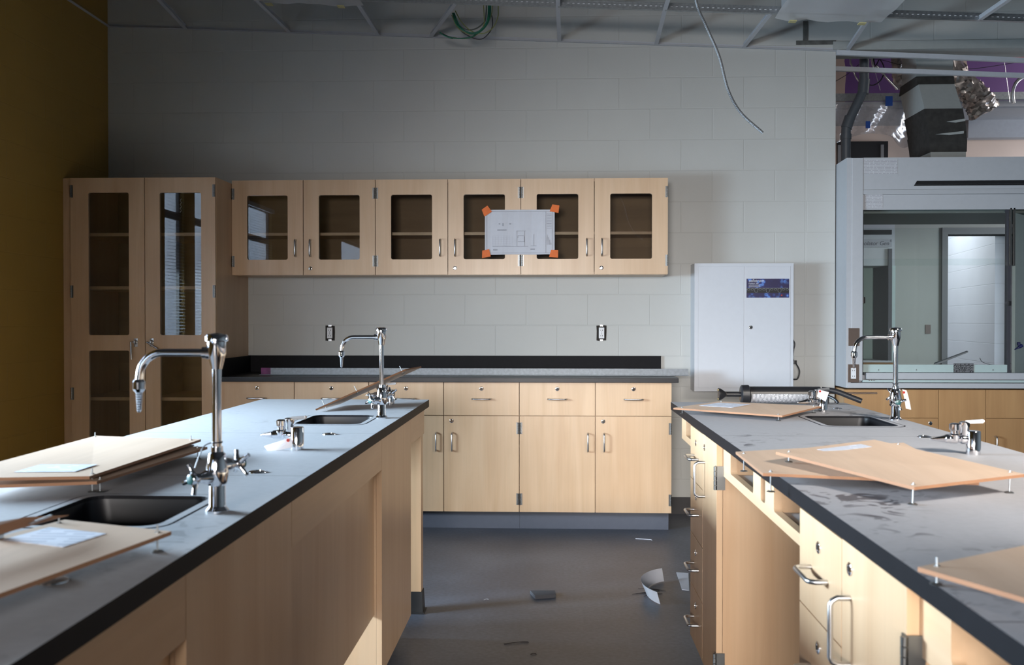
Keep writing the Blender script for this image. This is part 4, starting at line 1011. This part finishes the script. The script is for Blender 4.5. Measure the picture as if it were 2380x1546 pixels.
b = BM(); p, q = atz(1477, 1253, 0), atz(1513, 1255, 0); cyl(b, p+Vector((0,0,.002)), q+Vector((0,0,.002)), 0.002, seg=6); cyl(b, q+Vector((0,0,.002)), q+Vector((0.004,-.02,.002)), 0.002, seg=6); tag(obj('plastic_strip', b, 'paper'), 'thin white strip on the floor by the wall base cabinet', 'strip')
for k, (px, py, lab) in enumerate(((1510, 1378, 'tangle of dark wire clippings beside the curled strip'), (1200, 1496, 'thin wire clipping on the near aisle floor'), (1130, 1395, 'tiny pale chip of debris near the bench leg'), (1240, 1522, 'fine wire clipping at the bottom of the aisle'))):
    b = BM()
    for j in range((7, 2, 1, 2)[k]):
        c = atz(px+random.uniform(-20, 20)*(k == 0), py+random.uniform(-8, 8)*(k == 0), 0); a = random.uniform(-0.5, 0.5)
        L = 0.05 if k < 2 else 0.012
        tube(b, [c+Vector((-L*math.cos(a), -L*math.sin(a), 0.002)), c+Vector((0, 0.006, 0.003)), c+Vector((L*math.cos(a), L*math.sin(a), 0.002))], 0.0009, 5, 3)
    tag(obj('wire_clipping', b, 'wblack' if k != 2 else 'paper'), lab, 'debris')

# ------------------------------------------------------------------ fume hood in the opening
HX0 = 1.842; HY = aty(1967, 700, 1).y
HY = atx(1967, 700, HX0).y
HZ1 = aty(2100, 366, HY).z; HZ0 = aty(2100, 902, HY).z; HX1 = 3.75; HB_ = 7.05
def hx(px, py=700): return aty(px, py, HY).x
def hz_(py, px=2150): return aty(px, py, HY).z
t = thing('fume_hood', 'large white see-through fume hood standing in the wall opening', 'fume hood', (2.8, 6.5, HZ0))
jx = hx(2005); zt = hz_(487)
b = BM(); 
# side shell with chamfered top front corner
def side(b, xa, xb):
    ch = aty(1937, 384, YB).z
    pr = [(HY, HZ0), (HB_, HZ0), (HB_, ch), (HY+0.40, ch), (HY+0.02, HZ1), (HY, HZ1)]
    plate(b, pr, [], 'YZ', xa, xb)
side(b, HX0, HX0+0.03); obj('side_panel', b, 'hood', t); b = BM(); side(b, HX1-0.03, HX1); obj('side_panel', b, 'hood', t)
for a, c, y1 in ((HX0+0.0305, jx, HY+0.10), (HX1-0.16, HX1-0.0305, HY+0.10)):
    b = BM(); box(b, a, c, HY-0.004, y1, HZ0+0.045, HZ1-0.001, 0.004); obj('front_post', b, 'hood', t)
b = BM(); zl = hz_(440); zs0, zs1 = hz_(432), hz_(420); xa = hx(2130)
plate(b, rect(jx+.001, HX1-0.161, zl, HZ1), [[(xa-0.02, zs0), (HX1-0.3, zs0), (HX1-0.3, zs1), (xa, zs1)]], 'XZ', HY, HY+0.012); obj('header_panel', b, 'hood', t)
b = BM(); box(b, xa-0.03, HX1-0.28, HY+0.02, HY+0.026, zs0-0.02, zs1+0.02); obj('header_slot', b, 'black', t)
b = BM(); cyl(b, (xa-0.015, HY+0.006, (zs0+zs1)/2-0.006), (HX1-0.3, HY+0.006, (zs0+zs1)/2-0.006), 0.0018, seg=6); obj('slot_bar', b, 'satin', t)
b = BM(); hexa(b, [(jx+.001, HY-0.004, zl-0.03), (HX1-.161, HY-0.004, zl-0.03), (HX1-.161, HY+0.03, zl-0.03), (jx+.001, HY+0.03, zl-0.03), (jx+.001, HY, zl-.001), (HX1-.161, HY, zl-.001), (HX1-.161, HY+0.03, zl-.001), (jx+.001, HY+0.03, zl-.001)]); obj('header_lip', b, 'hood', t)
b = BM(); box(b, jx+.001, HX1-0.161, HY+0.012, HY+0.022, zt, zl-0.031); obj('lower_header', b, 'hood', t)
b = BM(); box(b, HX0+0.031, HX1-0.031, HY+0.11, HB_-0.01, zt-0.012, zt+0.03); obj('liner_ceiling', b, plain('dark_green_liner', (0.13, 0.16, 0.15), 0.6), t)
b = BM(); box(b, HX0+0.031, HX0+0.038, HY+0.11, HB_-0.01, HZ0+0.10, zt-0.013)
xr_ = hx(2362); obj('liner_side', b, 'liner', t)
b = BM(); box(b, HX0+0.031, HX1-0.031, HY+0.04, HB_-0.01, HZ0+0.02, HZ0+0.078); obj('work_surface', b, 'tile', t)
# interior partition on the right with the blue valve
b = BM(); hexa(b, [(xr_+0.02, HY+0.10, HZ0+.08), (xr_+0.6, HB_-0.05, HZ0+.08), (xr_+0.62, HB_-0.05, HZ0+.08), (xr_+0.04, HY+0.10, HZ0+.08), (xr_+0.02, HY+0.10, zt-.013), (xr_+0.6, HB_-0.05, zt-.013), (xr_+0.62, HB_-0.05, zt-.013), (xr_+0.04, HY+0.10, zt-.013)]); 
obj('liner_partition', b, 'liner', t)
p = aty(2368, 803, HY+0.10); b = BM(); lathe(b, p+Vector((0.02,0,0)), (-1,-0.1,-0.55), [(0, 0.012), (0.02, 0.011), (0.03, 0.006), (0.055, 0.003)], 12); lathe(b, p, (0,0,1), [(0, 0.009), (0.02, 0.010), (0.022, 0.005)], 12); obj('gas_valve', b, 'bluev', t, smooth=40)
# sash: bottom rail, glass, tracks
zb = hz_(866); zr = hz_(848)
b = BM(); box(b, hx(2010), hx(2352), HY+0.030, HY+0.044, zb, zr, 0.001); obj('sash_rail', b, 'liner', t)
b = BM(); 
for px in (2042, 2130, 2308): q = aty(px, 860, HY+0.03); lathe(b, (q.x, HY+0.03, q.z), (0,-1,0), [(0, 0.004), (0.002, 0.003)], 10)
obj('sash_screw', b, 'satin', t)
b = BM(); box(b, hx(2009), hx(2350), HY+0.034, HY+0.039, zr+.001, hz_(601)); obj('sash_glass', b, 'sash', t)
b = BM(); box(b, hx(2009), hx(2350), HY+0.046, HY+0.051, hz_(616), zt-0.013); obj('upper_sash_glass', b, 'sash', t)
b = BM(); box(b, hx(2009), HX1-0.2, HB_-0.03, HB_-0.026, HZ0+0.12, zt-0.04); obj('rear_glass', b, 'sash', t)
b = BM(); box(b, hx(2006), hx(2009), HY+0.02, HY+0.06, zb-0.01, zt+0.01); q = aty(2008, 698, HY+0.02); box(b, q.x-0.006, q.x+0.006, HY+0.012, HY+0.03, q.z-0.02, q.z+0.02, 0.002); obj('sash_track', b, 'black', t)
b = BM(); box(b, hx(2347), hx(2354), HY+0.028, HY+0.07, zb, zt+0.01); obj('centre_mullion', b, plain('mullion_grey', (0.045, 0.045, 0.055), 0.5), t)
b = BM()
for px in (2349, 2357): q = aty(px, 500, HY+0.02); box(b, q.x-0.008, q.x+0.006, HY+0.012, HY+0.026, hz_(618), zt+0.01, 0.002)
obj('sash_guide', b, 'hinge', t)
b = BM(); q = aty(2347, 705, HY+0.02); box(b, q.x-0.01, q.x+0.006, HY+0.012, HY+0.028, q.z-0.015, q.z+0.015, 0.002); obj('sash_stop', b, 'black', t)
# sill / airfoil
b = BM(); box(b, hx(2015), HX1-0.17, HY+0.004, HY+0.06, hz_(882), hz_(867), 0.003); obj('airfoil', b, 'hood', t)
b = BM(); box(b, hx(2006), HX1-0.17, HY-0.002, HY+0.03, hz_(889), hz_(883.5), 0.001); obj('airfoil_lip', b, 'liner', t)
b = BM(); box(b, HX0+0.005, HX1-0.005, HY-0.010, HY+0.05, HZ0-0.001, hz_(890.5), 0.003); obj('sill', b, 'hood', t)
b = BM()
for px in (2020, 2025.5, 2031): q = aty(px, 884, HY-0.002); cyl(b, (q.x, HY+0.002, q.z), (q.x, HY-0.005, q.z), 0.003, seg=8)
obj('sill_button', b, 'bronze', t)
# plates and receptacle on the left post
a, c = aty(1972, 763, HY-0.006), aty(1997, 804, HY-0.006); b = BM(); box(b, a.x, c.x, HY-0.0075, HY-0.0042, c.z, a.z, 0.0008); obj('blank_plate', b, 'bronze', t)
a, c = aty(1971, 847, HY-0.006), aty(1996, 889, HY-0.006); b = BM(); box(b, a.x, c.x, HY-0.0075, HY-0.0042, c.z, a.z, 0.0008); pl_ = obj('outlet_plate', b, 'bronze', t)
mx_, mz = (a.x+c.x)/2, (a.z+c.z)/2
b = BM(); box(b, mx_-0.016, mx_+0.016, HY-0.0095, HY-0.0072, mz-0.034, mz+0.034, 0.001); obj('receptacle', b, 'outlet', pl_)
b = BM()
for s in (-1, 1):
    for dx in (-0.006, 0.006): box(b, mx_+dx-0.0012, mx_+dx+0.0012, HY-0.0105, HY-0.009, mz+s*0.018-0.004, mz+s*0.018+0.004)
obj('slots', b, 'dark', pl_)
a, c = aty(2008, 371, HY-0.001), aty(2086, 404, HY-0.001); b = BM(); box(b, a.x, c.x, HY-0.0015, HY-0.0002, c.z, a.z); obj('instruction_label', b, 'smallprint', t)
a, c = aty(2010, 452, HY+0.01), aty(2052, 484, HY+0.01); b = BM(); box(b, a.x, c.x, HY+0.0105, HY+0.0118, c.z, a.z); obj('rating_label', b, 'smallprint', t)
a, c = aty(2217, 845, HY+0.025), aty(2263, 866, HY+0.025); b = BM(); box(b, a.x, c.x, HY+0.026, HY+0.0295, c.z, a.z); obj('warning_plate', b, 'plate_print', t)
# things left inside the hood
p, q = aty(2172, 848, 6.5), aty(2250, 818, 6.6)
b = BM(); hexa(b, [p+Vector((0,0,-.006)), q+Vector((0,0,-.004)), q+Vector((0.05,0.14,-.004)), p+Vector((0.05,0.14,-.006)), p+Vector((0,0,.006)), q+Vector((0,0,.004)), q+Vector((0.05,0.14,.004)), p+Vector((0.05,0.14,.006))])
tag(obj('loose_panel', b, 'tile'), 'pale grey panel propped at an angle inside the fume hood', 'panel')
zz = HZ0+0.080
b = BM(); a = aty(2200, 850, 6.55); c = aty(2336, 852, 6.55); hexa(b, [(a.x, 6.5, zz), (c.x, 6.5, zz), (c.x, 6.66, zz), (a.x, 6.66, zz), (a.x+.02, 6.5, zz+.022), (c.x, 6.5, zz+.006), (c.x, 6.66, zz+.006), (a.x+.02, 6.66, zz+.022)])
tag(obj('loose_panel', b, 'scrap'), 'flat grey panel lying on the hood work surface', 'panel')
b = BM(); tube(b, [aty(2277, 832, 6.5), aty(2284, 842, 6.5), aty(2305, 848, 6.52), aty(2336, 851, 6.55)], 0.002, 6); tag(obj('thin_tubing', b, 'scrap'), 'thin curved tubing lying in the fume hood', 'tubing')

# hood base cabinet
CY = HY+0.02
def cx_(px): return aty(px, 1000, CY).x
t = thing('hood_cabinet', 'maple cabinet row under the fume hood, warmer light put in its colour, behind the right bench', 'cabinet', (2.8, 6.2, 0))
b = BM(); box(b, HX0+0.005, HX1, CY+0.02, YB+0.3, 0.1, HZ0-0.012); obj('body', b, 'warm_lit', t)
b = BM(); box(b, HX0+0.03, HX1, CY+0.08, YB+0.2, 0, 0.1); obj('toe_kick', b, 'kick', t)
zsp = aty(2150, 972, CY).z; g = 0.0016; cols = [HX0+0.006, cx_(2181), cx_(2291), cx_(2291)+(cx_(2291)-cx_(2181))*2.0, HX1]
for i in range(4):
    a, c = cols[i], cols[i+1]
    if i == 0: a = cx_(1962)
    if i == 1: b = BM(); box(b, a+g, c-g, CY, CY+0.019, 0.1, HZ0-0.013, 0.0008); obj('filler_panel', b, 'warm_lit', t); continue
    b = BM(); box(b, a+g, c-g, CY, CY+0.019, zsp+g, HZ0-0.013, 0.0008); obj('drawer_front', b, 'warm_lit', t)
    b = BM(); box(b, a+g, c-g, CY, CY+0.019, 0.1, zsp-g, 0.0008); d_ = obj('door', b, 'warm_lit', t)
    if i == 0: q = aty(2162, 984, CY); lock(d_, (q.x, CY, q.z), (0,-1,0))
    if i == 2: q = aty(2312, 1030, CY); pull(d_, (q.x, CY, q.z-0.01), (0,0,1), (0,-1,0), 0.105)
b = BM(); box(b, HX0+0.006, cx_(1962), CY+0.004, CY+0.019, 0.1, HZ0-0.013); obj('stile', b, 'warm_lit', t)

# ------------------------------------------------------------------ above and behind the hood: next room under construction
Y2 = 9.7
dx0, dx1 = aty(2200, 700, Y2).x, aty(2380, 700, Y2).x+0.12; dzt = aty(2250, 545, Y2).z
b = BM(); plate(b, rect(1.3, 7.6, 0, 2.9), [rect(dx0, dx1, 0, dzt)], 'XZ', Y2, Y2+0.2); struct('wall_far', b, 'olive')
b = BM(); fw = 0.055; plate(b, [(dx0-fw, 0), (dx0, 0), (dx0, dzt), (dx1, dzt), (dx1, 0), (dx1+fw, 0), (dx1+fw, dzt+0.065), (dx0-fw, dzt+0.065)], [], 'XZ', Y2-0.03, Y2+0.22); struct('door_1', b, 'frame')
b = BM(); box(b, 1.1, 1.3, YB+0.2, 14.5, 0, ZD); struct('wall_next_left', b, 'beige')
b = BM(); box(b, 7.4, 7.6, YB+0.2, 14.5, 0, ZD); struct('wall_next_right', b, 'olive')
# corridor beyond the door: bright wall, block return, second door
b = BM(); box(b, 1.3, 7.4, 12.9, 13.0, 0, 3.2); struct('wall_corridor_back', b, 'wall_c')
xc = aty(2264, 700, 11.6).x
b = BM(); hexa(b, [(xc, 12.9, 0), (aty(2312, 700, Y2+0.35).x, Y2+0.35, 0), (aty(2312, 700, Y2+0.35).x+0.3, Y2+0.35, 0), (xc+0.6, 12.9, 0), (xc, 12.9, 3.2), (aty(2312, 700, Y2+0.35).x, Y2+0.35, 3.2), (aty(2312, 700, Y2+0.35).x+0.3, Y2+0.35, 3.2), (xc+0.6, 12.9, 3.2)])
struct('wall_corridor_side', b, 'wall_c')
q = aty(2289, 762, 10.6); 
b = BM(); a = aty(2203, 640, 12.88); c = aty(2262, 810, 12.88); box(b, a.x-0.3, c.x-0.12, 12.86, 12.885, c.z, a.z+0.04); tag(obj('whiteboard', b, 'white'), 'whiteboard on the corridor wall seen through the doorway', 'whiteboard')
a, c = aty(2151, 755, Y2-0.005), aty(2163, 776, Y2-0.005); b = BM(); box(b, a.x, c.x, Y2-0.008, Y2-0.001, c.z, a.z, 0.001); t = obj('switch_plate', b, 'bronze'); tag(t, 'brown switch plate on the far wall left of the doorway', 'switch')
# far hood seen through the glass
hx0, hx1, hy = aty(1990, 700, 8.8).x, aty(2081, 700, 8.8).x, 8.8
t = thing('far_fume_hood', 'second fume hood in the next room seen through the glass at left', 'fume hood', (hx0, 9.2, 0.9))
hzt = aty(2040, 500, hy).z
b = BM(); box(b, hx0-0.8, hx1, hy+0.02, Y2-0.01, hzt-0.45, hzt); obj('canopy', b, 'hood', t)
ga, gc = aty(2008, 534, hy), aty(2074, 545, hy); b = BM(); box(b, ga.x-0.3, gc.x, hy+0.012, hy+0.0195, gc.z, ga.z); obj('grille', b, 'black', t)
za, zc = aty(2040, 556, hy).z, aty(2040, 574, hy).z
b = BM(); box(b, hx0-0.8, aty(2073, 560, hy).x, hy, hy+0.019, zc, za); obj('nameplate', b, 'tile', t)
text_mesh('nameplate_lettering', 'Isolator Gen', 0.050, 'ink', t, (aty(1999, 569, hy-.001).x, hy-0.001, aty(2008, 570, hy).z), (1,0,0), (0,0,1), 0.2)
text_mesh('nameplate_lettering', '5', 0.03, 'ink', t, (aty(2068, 562, hy-.001).x, hy-0.001, aty(2066, 562.5, hy).z), (1,0,0), (0,0,1), 0.2)
zb1, zb2 = aty(2040, 578, hy).z, aty(2040, 838, hy).z
b = BM(); box(b, hx0-0.8, hx1-0.07, hy+0.4, hy+0.42, zb2, zb1); obj('liner', b, 'liner', t, label='pale green liner')
b = BM(); box(b, hx1-0.062, hx1-0.03, hy+0.0, hy+0.4, zb2, zb1); obj('dark_jamb', b, 'scrap', t)
b = BM(); box(b, hx1-0.029, hx1, hy, hy+0.6, 0.9, hzt-0.451); obj('post', b, 'liner', t)
b = BM(); box(b, hx0-0.8, hx1-0.03, hy, hy+0.5, 0.9, zb2-0.001); obj('sill', b, 'hood', t)
b = BM(); box(b, hx0-0.8, hx1, hy+0.03, Y2-0.01, 0, 0.899); obj('cabinet', b, 'warm_lit', t)

# zone above the hood
YP = 8.3
px0 = aty(1937, 200, YP).x
b = BM(); box(b, px0-0.3, 7.4, YP, YP+0.12, 2.9, ZD); struct('wall_upper_purple', b, 'purple')
for i, (pa, pb, ya) in enumerate(((1930, 1966, 130), (2229, 2249, 130))):
    a, c = aty(pa, 160, YP-0.01), aty(pb, 160, YP-0.01); b = BM()
    q = []; nz = 10; z0, z1 = 2.95, 3.95
    for k in range(nz+1): q.append((c.x+random.uniform(-0.012, 0.012), z0+(z1-z0)*k/nz))
    q += [(a.x, z1), (a.x, z0)]
    plate(b, q, [], 'XZ', YP-0.006, YP-0.001); tag(obj('primer_patch', b, 'beige'), ('unpainted beige strip on the purple wall at its left end', 'narrow unpainted beige strip on the purple wall right of the duct')[i], 'primer patch')
b = BM(); a = aty(2215, 133, YP-0.02); box(b, a.x, 7.0, YP-0.015, YP-0.003, a.z-0.02, a.z+0.06); tag(obj('red_band', b, 'red'), 'red painted band at the top of the purple wall', 'paint band')
# lower ceiling of the next room: channel, ceiling boards, beige wall
yq = 7.5; zc1 = aty(2000, 218, yq).z; zc0 = aty(2000, 250, yq).z
b = BM(); p, q = aty(1937, 218, yq), aty(2110, 205, yq); box(b, XE, 6.9, yq, yq+0.03, aty(2000, 234, yq).z, aty(2000, 217, yq).z); tag(obj('steel_channel', b, 'galv'), 'galvanised channel crossing behind the painted duct', 'channel')
b = BM(); box(b, XE, 6.9, yq+0.04, yq+0.07, aty(2000, 247, yq).z, aty(2000, 234, yq).z); tag(obj('ceiling_board_edge', b, 'tile'), 'blue-grey edge of the lower ceiling behind the grey pipe', 'ceiling board')
zq = aty(2000, 250, yq).z
b = BM(); box(b, XE, 7.3, yq+0.071, YP-0.001, zq, zq+0.03); struct('ceiling_next_room', b, 'tile')
yb2 = 8.2; b = BM(); box(b, 1.31, 7.3, yb2, yb2+0.05, 2.28, zq-0.001); struct('wall_next_beige', b, 'beige')
b = BM(); a, c = aty(1948, 328, 8.15), aty(2066, 372, 8.15); box(b, a.x, c.x, 8.17, 8.195, c.z-0.05, a.z); t = obj('access_opening', b, 'black'); tag(t, 'black open frame on the beige wall behind the grey pipe', 'opening')
for px in (2052, 1952):
    q = aty(px, 340, 8.15); b = BM(); box(b, q.x-0.012, q.x+0.012, 8.16, 8.17, c.z-0.05, a.z-0.03); obj('bright_jamb', b, 'satin', t)
q, w = aty(2245, 245, yq), aty(2380, 200, 9)
b = BM(); a = aty(2250, 323, 8.1); c = aty(2380, 270, 7.7); zq2 = aty(2300, 325, 8.1).z
hexa(b, [(aty(2250, 300, 8.0).x, 8.0, zq2-0.0), (4.9, 8.0, zq2), (4.9, 8.1, zq2), (aty(2250, 300, 8.0).x, 8.1, zq2), (aty(2252, 265, 8.0).x, 8.0, zq2+0.20), (4.9, 8.0, zq2+0.20), (4.9, 8.1, zq2+0.20), (aty(2252, 265, 8.0).x, 8.1, zq2+0.20)])
tag(obj('soffit_board', b, 'tile'), 'grey soffit board hanging right of the painted duct', 'ceiling board')
# grey pipe with offset bends
t = thing('grey_pipe', 'dark grey plastic pipe with two bends coming down left of the duct', 'pipe', aty(1965, 365, 6.62))
b = BM(); yp = 6.72; pts = [aty(px, py, yp) for px, py in ((2009, 60), (2009, 130), (2008, 200), (2002, 220), (1976, 275), (1968, 292), (1966, 318), (1966, 400))]
tube(b, pts, 0.032, 16, 3); obj('pipe_run', b, 'pvc', t, smooth=60)
for a, c in (((2009, 185), (2006, 218)), ((1976, 272), (1967, 298)), ((1966, 312), (1966, 324))):
    b = BM(); cyl(b, aty(*a, yp), aty(*c, yp), 0.037, seg=16); obj('pipe_coupling', b, 'pvc', t, smooth=40)
# painted duct with mastic joints: stacked rectangular sections
t = thing('painted_duct', 'grey painted exhaust duct with black mastic joints rising from the hood', 'duct', aty(2200, 366, 6.5))
def sect(pl, pr, py, yf, dep): 
    a, c = aty(pl, py, yf), aty(pr, py, yf); return [Vector((a.x, yf, a.z)), Vector((c.x, yf, a.z)), Vector((c.x, yf+dep, a.z)), Vector((a.x, yf+dep, a.z))]
def seg(name, mat, secs):
    b = BM(); rings(b, [sect(*s) for s in secs]); return obj(name, b, mat, t)
seg('duct_section', 'duct', [(2130, 2215, 60, 6.80, 0.28), (2130, 2215, 178, 6.80, 0.28)])
seg('mastic_joint', 'mastic', [(2129, 2217, 178, 6.79, 0.30), (2133, 2219, 196, 6.76, 0.36)])
seg('duct_section', 'duct', [(2135, 2218, 196, 6.765, 0.35), (2149, 2236, 253, 6.62, 0.35)])
seg('mastic_joint', 'mastic', [(2148, 2238, 253, 6.61, 0.37), (2157, 2246, 300, 6.60, 0.37)])
seg('mastic_joint', 'mastic', [(2157, 2246, 300, 6.595, 0.385), (2160, 2248, 330, 6.59, 0.37), (2161, 2247, 353, 6.59, 0.36)])
seg('duct_section', 'duct', [(2163, 2245, 353, 6.60, 0.35), (2163, 2245, 378, 6.60, 0.35)])
for i, (py, l, r_) in enumerate(((283, 2200, 2243), (312, 2175, 2240), (184, 2100, 2104))):
    if i < 2:
        b = BM(); a, c = aty(l, py, 6.585), aty(r_, py-6, 6.585); q = [(a.x, a.z), (a.x*0.5+c.x*0.5, a.z-0.006), (c.x, c.z-0.012), (c.x, c.z+0.004), (a.x*0.4+c.x*0.6, c.z-0.004)]
        plate(b, q, [], 'XZ', 6.582, 6.592); obj('bare_streak', b, 'duct', t)
# foil ducts
t = thing('foil_duct', 'crinkled foil duct sloping down to the right of the painted duct', 'duct', aty(2260, 200, 7.3))
b = BM(); tube(b, [aty(px, py, 7.25) for px, py in ((2170, -145), (2180, 60), (2215, 172), (2250, 205), (2275, 235), (2290, 262))], 0.10, 26, 7, rfun=lambda f: 0.095+0.01*math.sin(f*9)); crumple(b, 0.013); obj('flex_run', b, 'foil', t, smooth=30)
t = thing('foil_duct', 'crinkled foil duct hanging left of the painted duct', 'duct', aty(2083, 160, 7.3))
b = BM(); tube(b, [aty(px, py, 7.25) for px, py in ((2083, -145), (2083, 40), (2083, 130), (2090, 170), (2098, 205))], 0.045, 18, 7, rfun=lambda f: 0.045+0.008*math.sin(f*9)); crumple(b, 0.008); obj('flex_run', b, 'foil', t, smooth=30)
# cables
for m_, r_, yy, pp, lab in (('satin', 0.006, 7.0, ((1970, -140), (1976, 122), (1979, 150), (1990, 180), (2000, 192)), 'pale flexible cable looping beside the grey pipe'),
        ('satin', 0.008, 6.9, ((2010, -140), (2026, 132), (2040, 155), (2062, 182), (2087, 208)), 'straight bright conduit slanting behind the grey pipe'),
        ('wblack', 0.004, 6.9, ((2022, -140), (2030, 132), (2045, 138), (2055, 160), (2048, 185), (2030, 198), (2014, 195)), 'black cable loop between the grey pipe and the duct'),
        ('wblack', 0.002, 7.1, ((1937, 192), (1970, 172), (2005, 145), (2040, 138), (2096, 152)), 'thin black cable crossing behind the grey pipe'),
        ('satin', 0.012, 7.0, ((2356, 240), (2354, 215), (2362, 192), (2378, 180), (2398, 176)), 'curved metal conduit at the right edge above the hood'),
        ('wblack', 0.002, 7.2, ((2217, 160), (2260, 160), (2320, 152), (2380, 142)), 'thin black cable crossing the purple wall')):
    b = BM(); tube(b, [aty(px, py, yy) for px, py in pp], r_, 8, 6); tag(obj('cable', b, m_, smooth=60), lab, 'cable')
for (a, c, lab) in (((2024, 130), (2046, 210), 'thin hanger wire just right of the grey pipe'), ((2332, 128), (2347, 238), 'thin hanger wire in front of the purple wall at right')):
    b = BM(); cyl(b, aty(*a, 7.15), aty(*c, 7.15), 0.0018, seg=6); tag(obj('hanger_wire', b, 'satin'), lab, 'hanger wire')
# plastic sheeting and blue tape
t = thing('plastic_sheeting', 'clear plastic sheet draped below the channel left of the duct', 'plastic sheet', aty(2040, 300, 7.4))
b = BM(); nx, nz = 26, 16; G = []
for i in range(nx+1):
    row = []
    for j in range(nz+1):
        u, v = i/nx, j/nz; px = 1938+(2118-1938)*u; bot = 335-25*math.sin(u*PI)+ (18 if u > 0.75 else 0)*math.sin((u-0.75)*4*PI)
        py = 243+(bot-243)*v
        row.append(b.verts.new(aty(px, py, 7.42+0.05*math.sin(u*19+v*4)+0.03*random.random())))
    G.append(row)
for i in range(nx):
    for j in range(nz): quadface(b, (G[i][j], G[i+1][j], G[i+1][j+1], G[i][j+1]))
obj('film', b, 'film', t, smooth=80)
for (x, y, w, h) in ((2066, 235, 8, 11), (2017, 290, 5, 8)):
    c = aty(x, y, 7.36); b = BM(); k = 7.36/2260; box(b, c.x-w*k, c.x+w*k, 7.355, 7.36, c.z-h*k, c.z+h*k, 0.001); obj('blue_tape', b, 'btape', t)
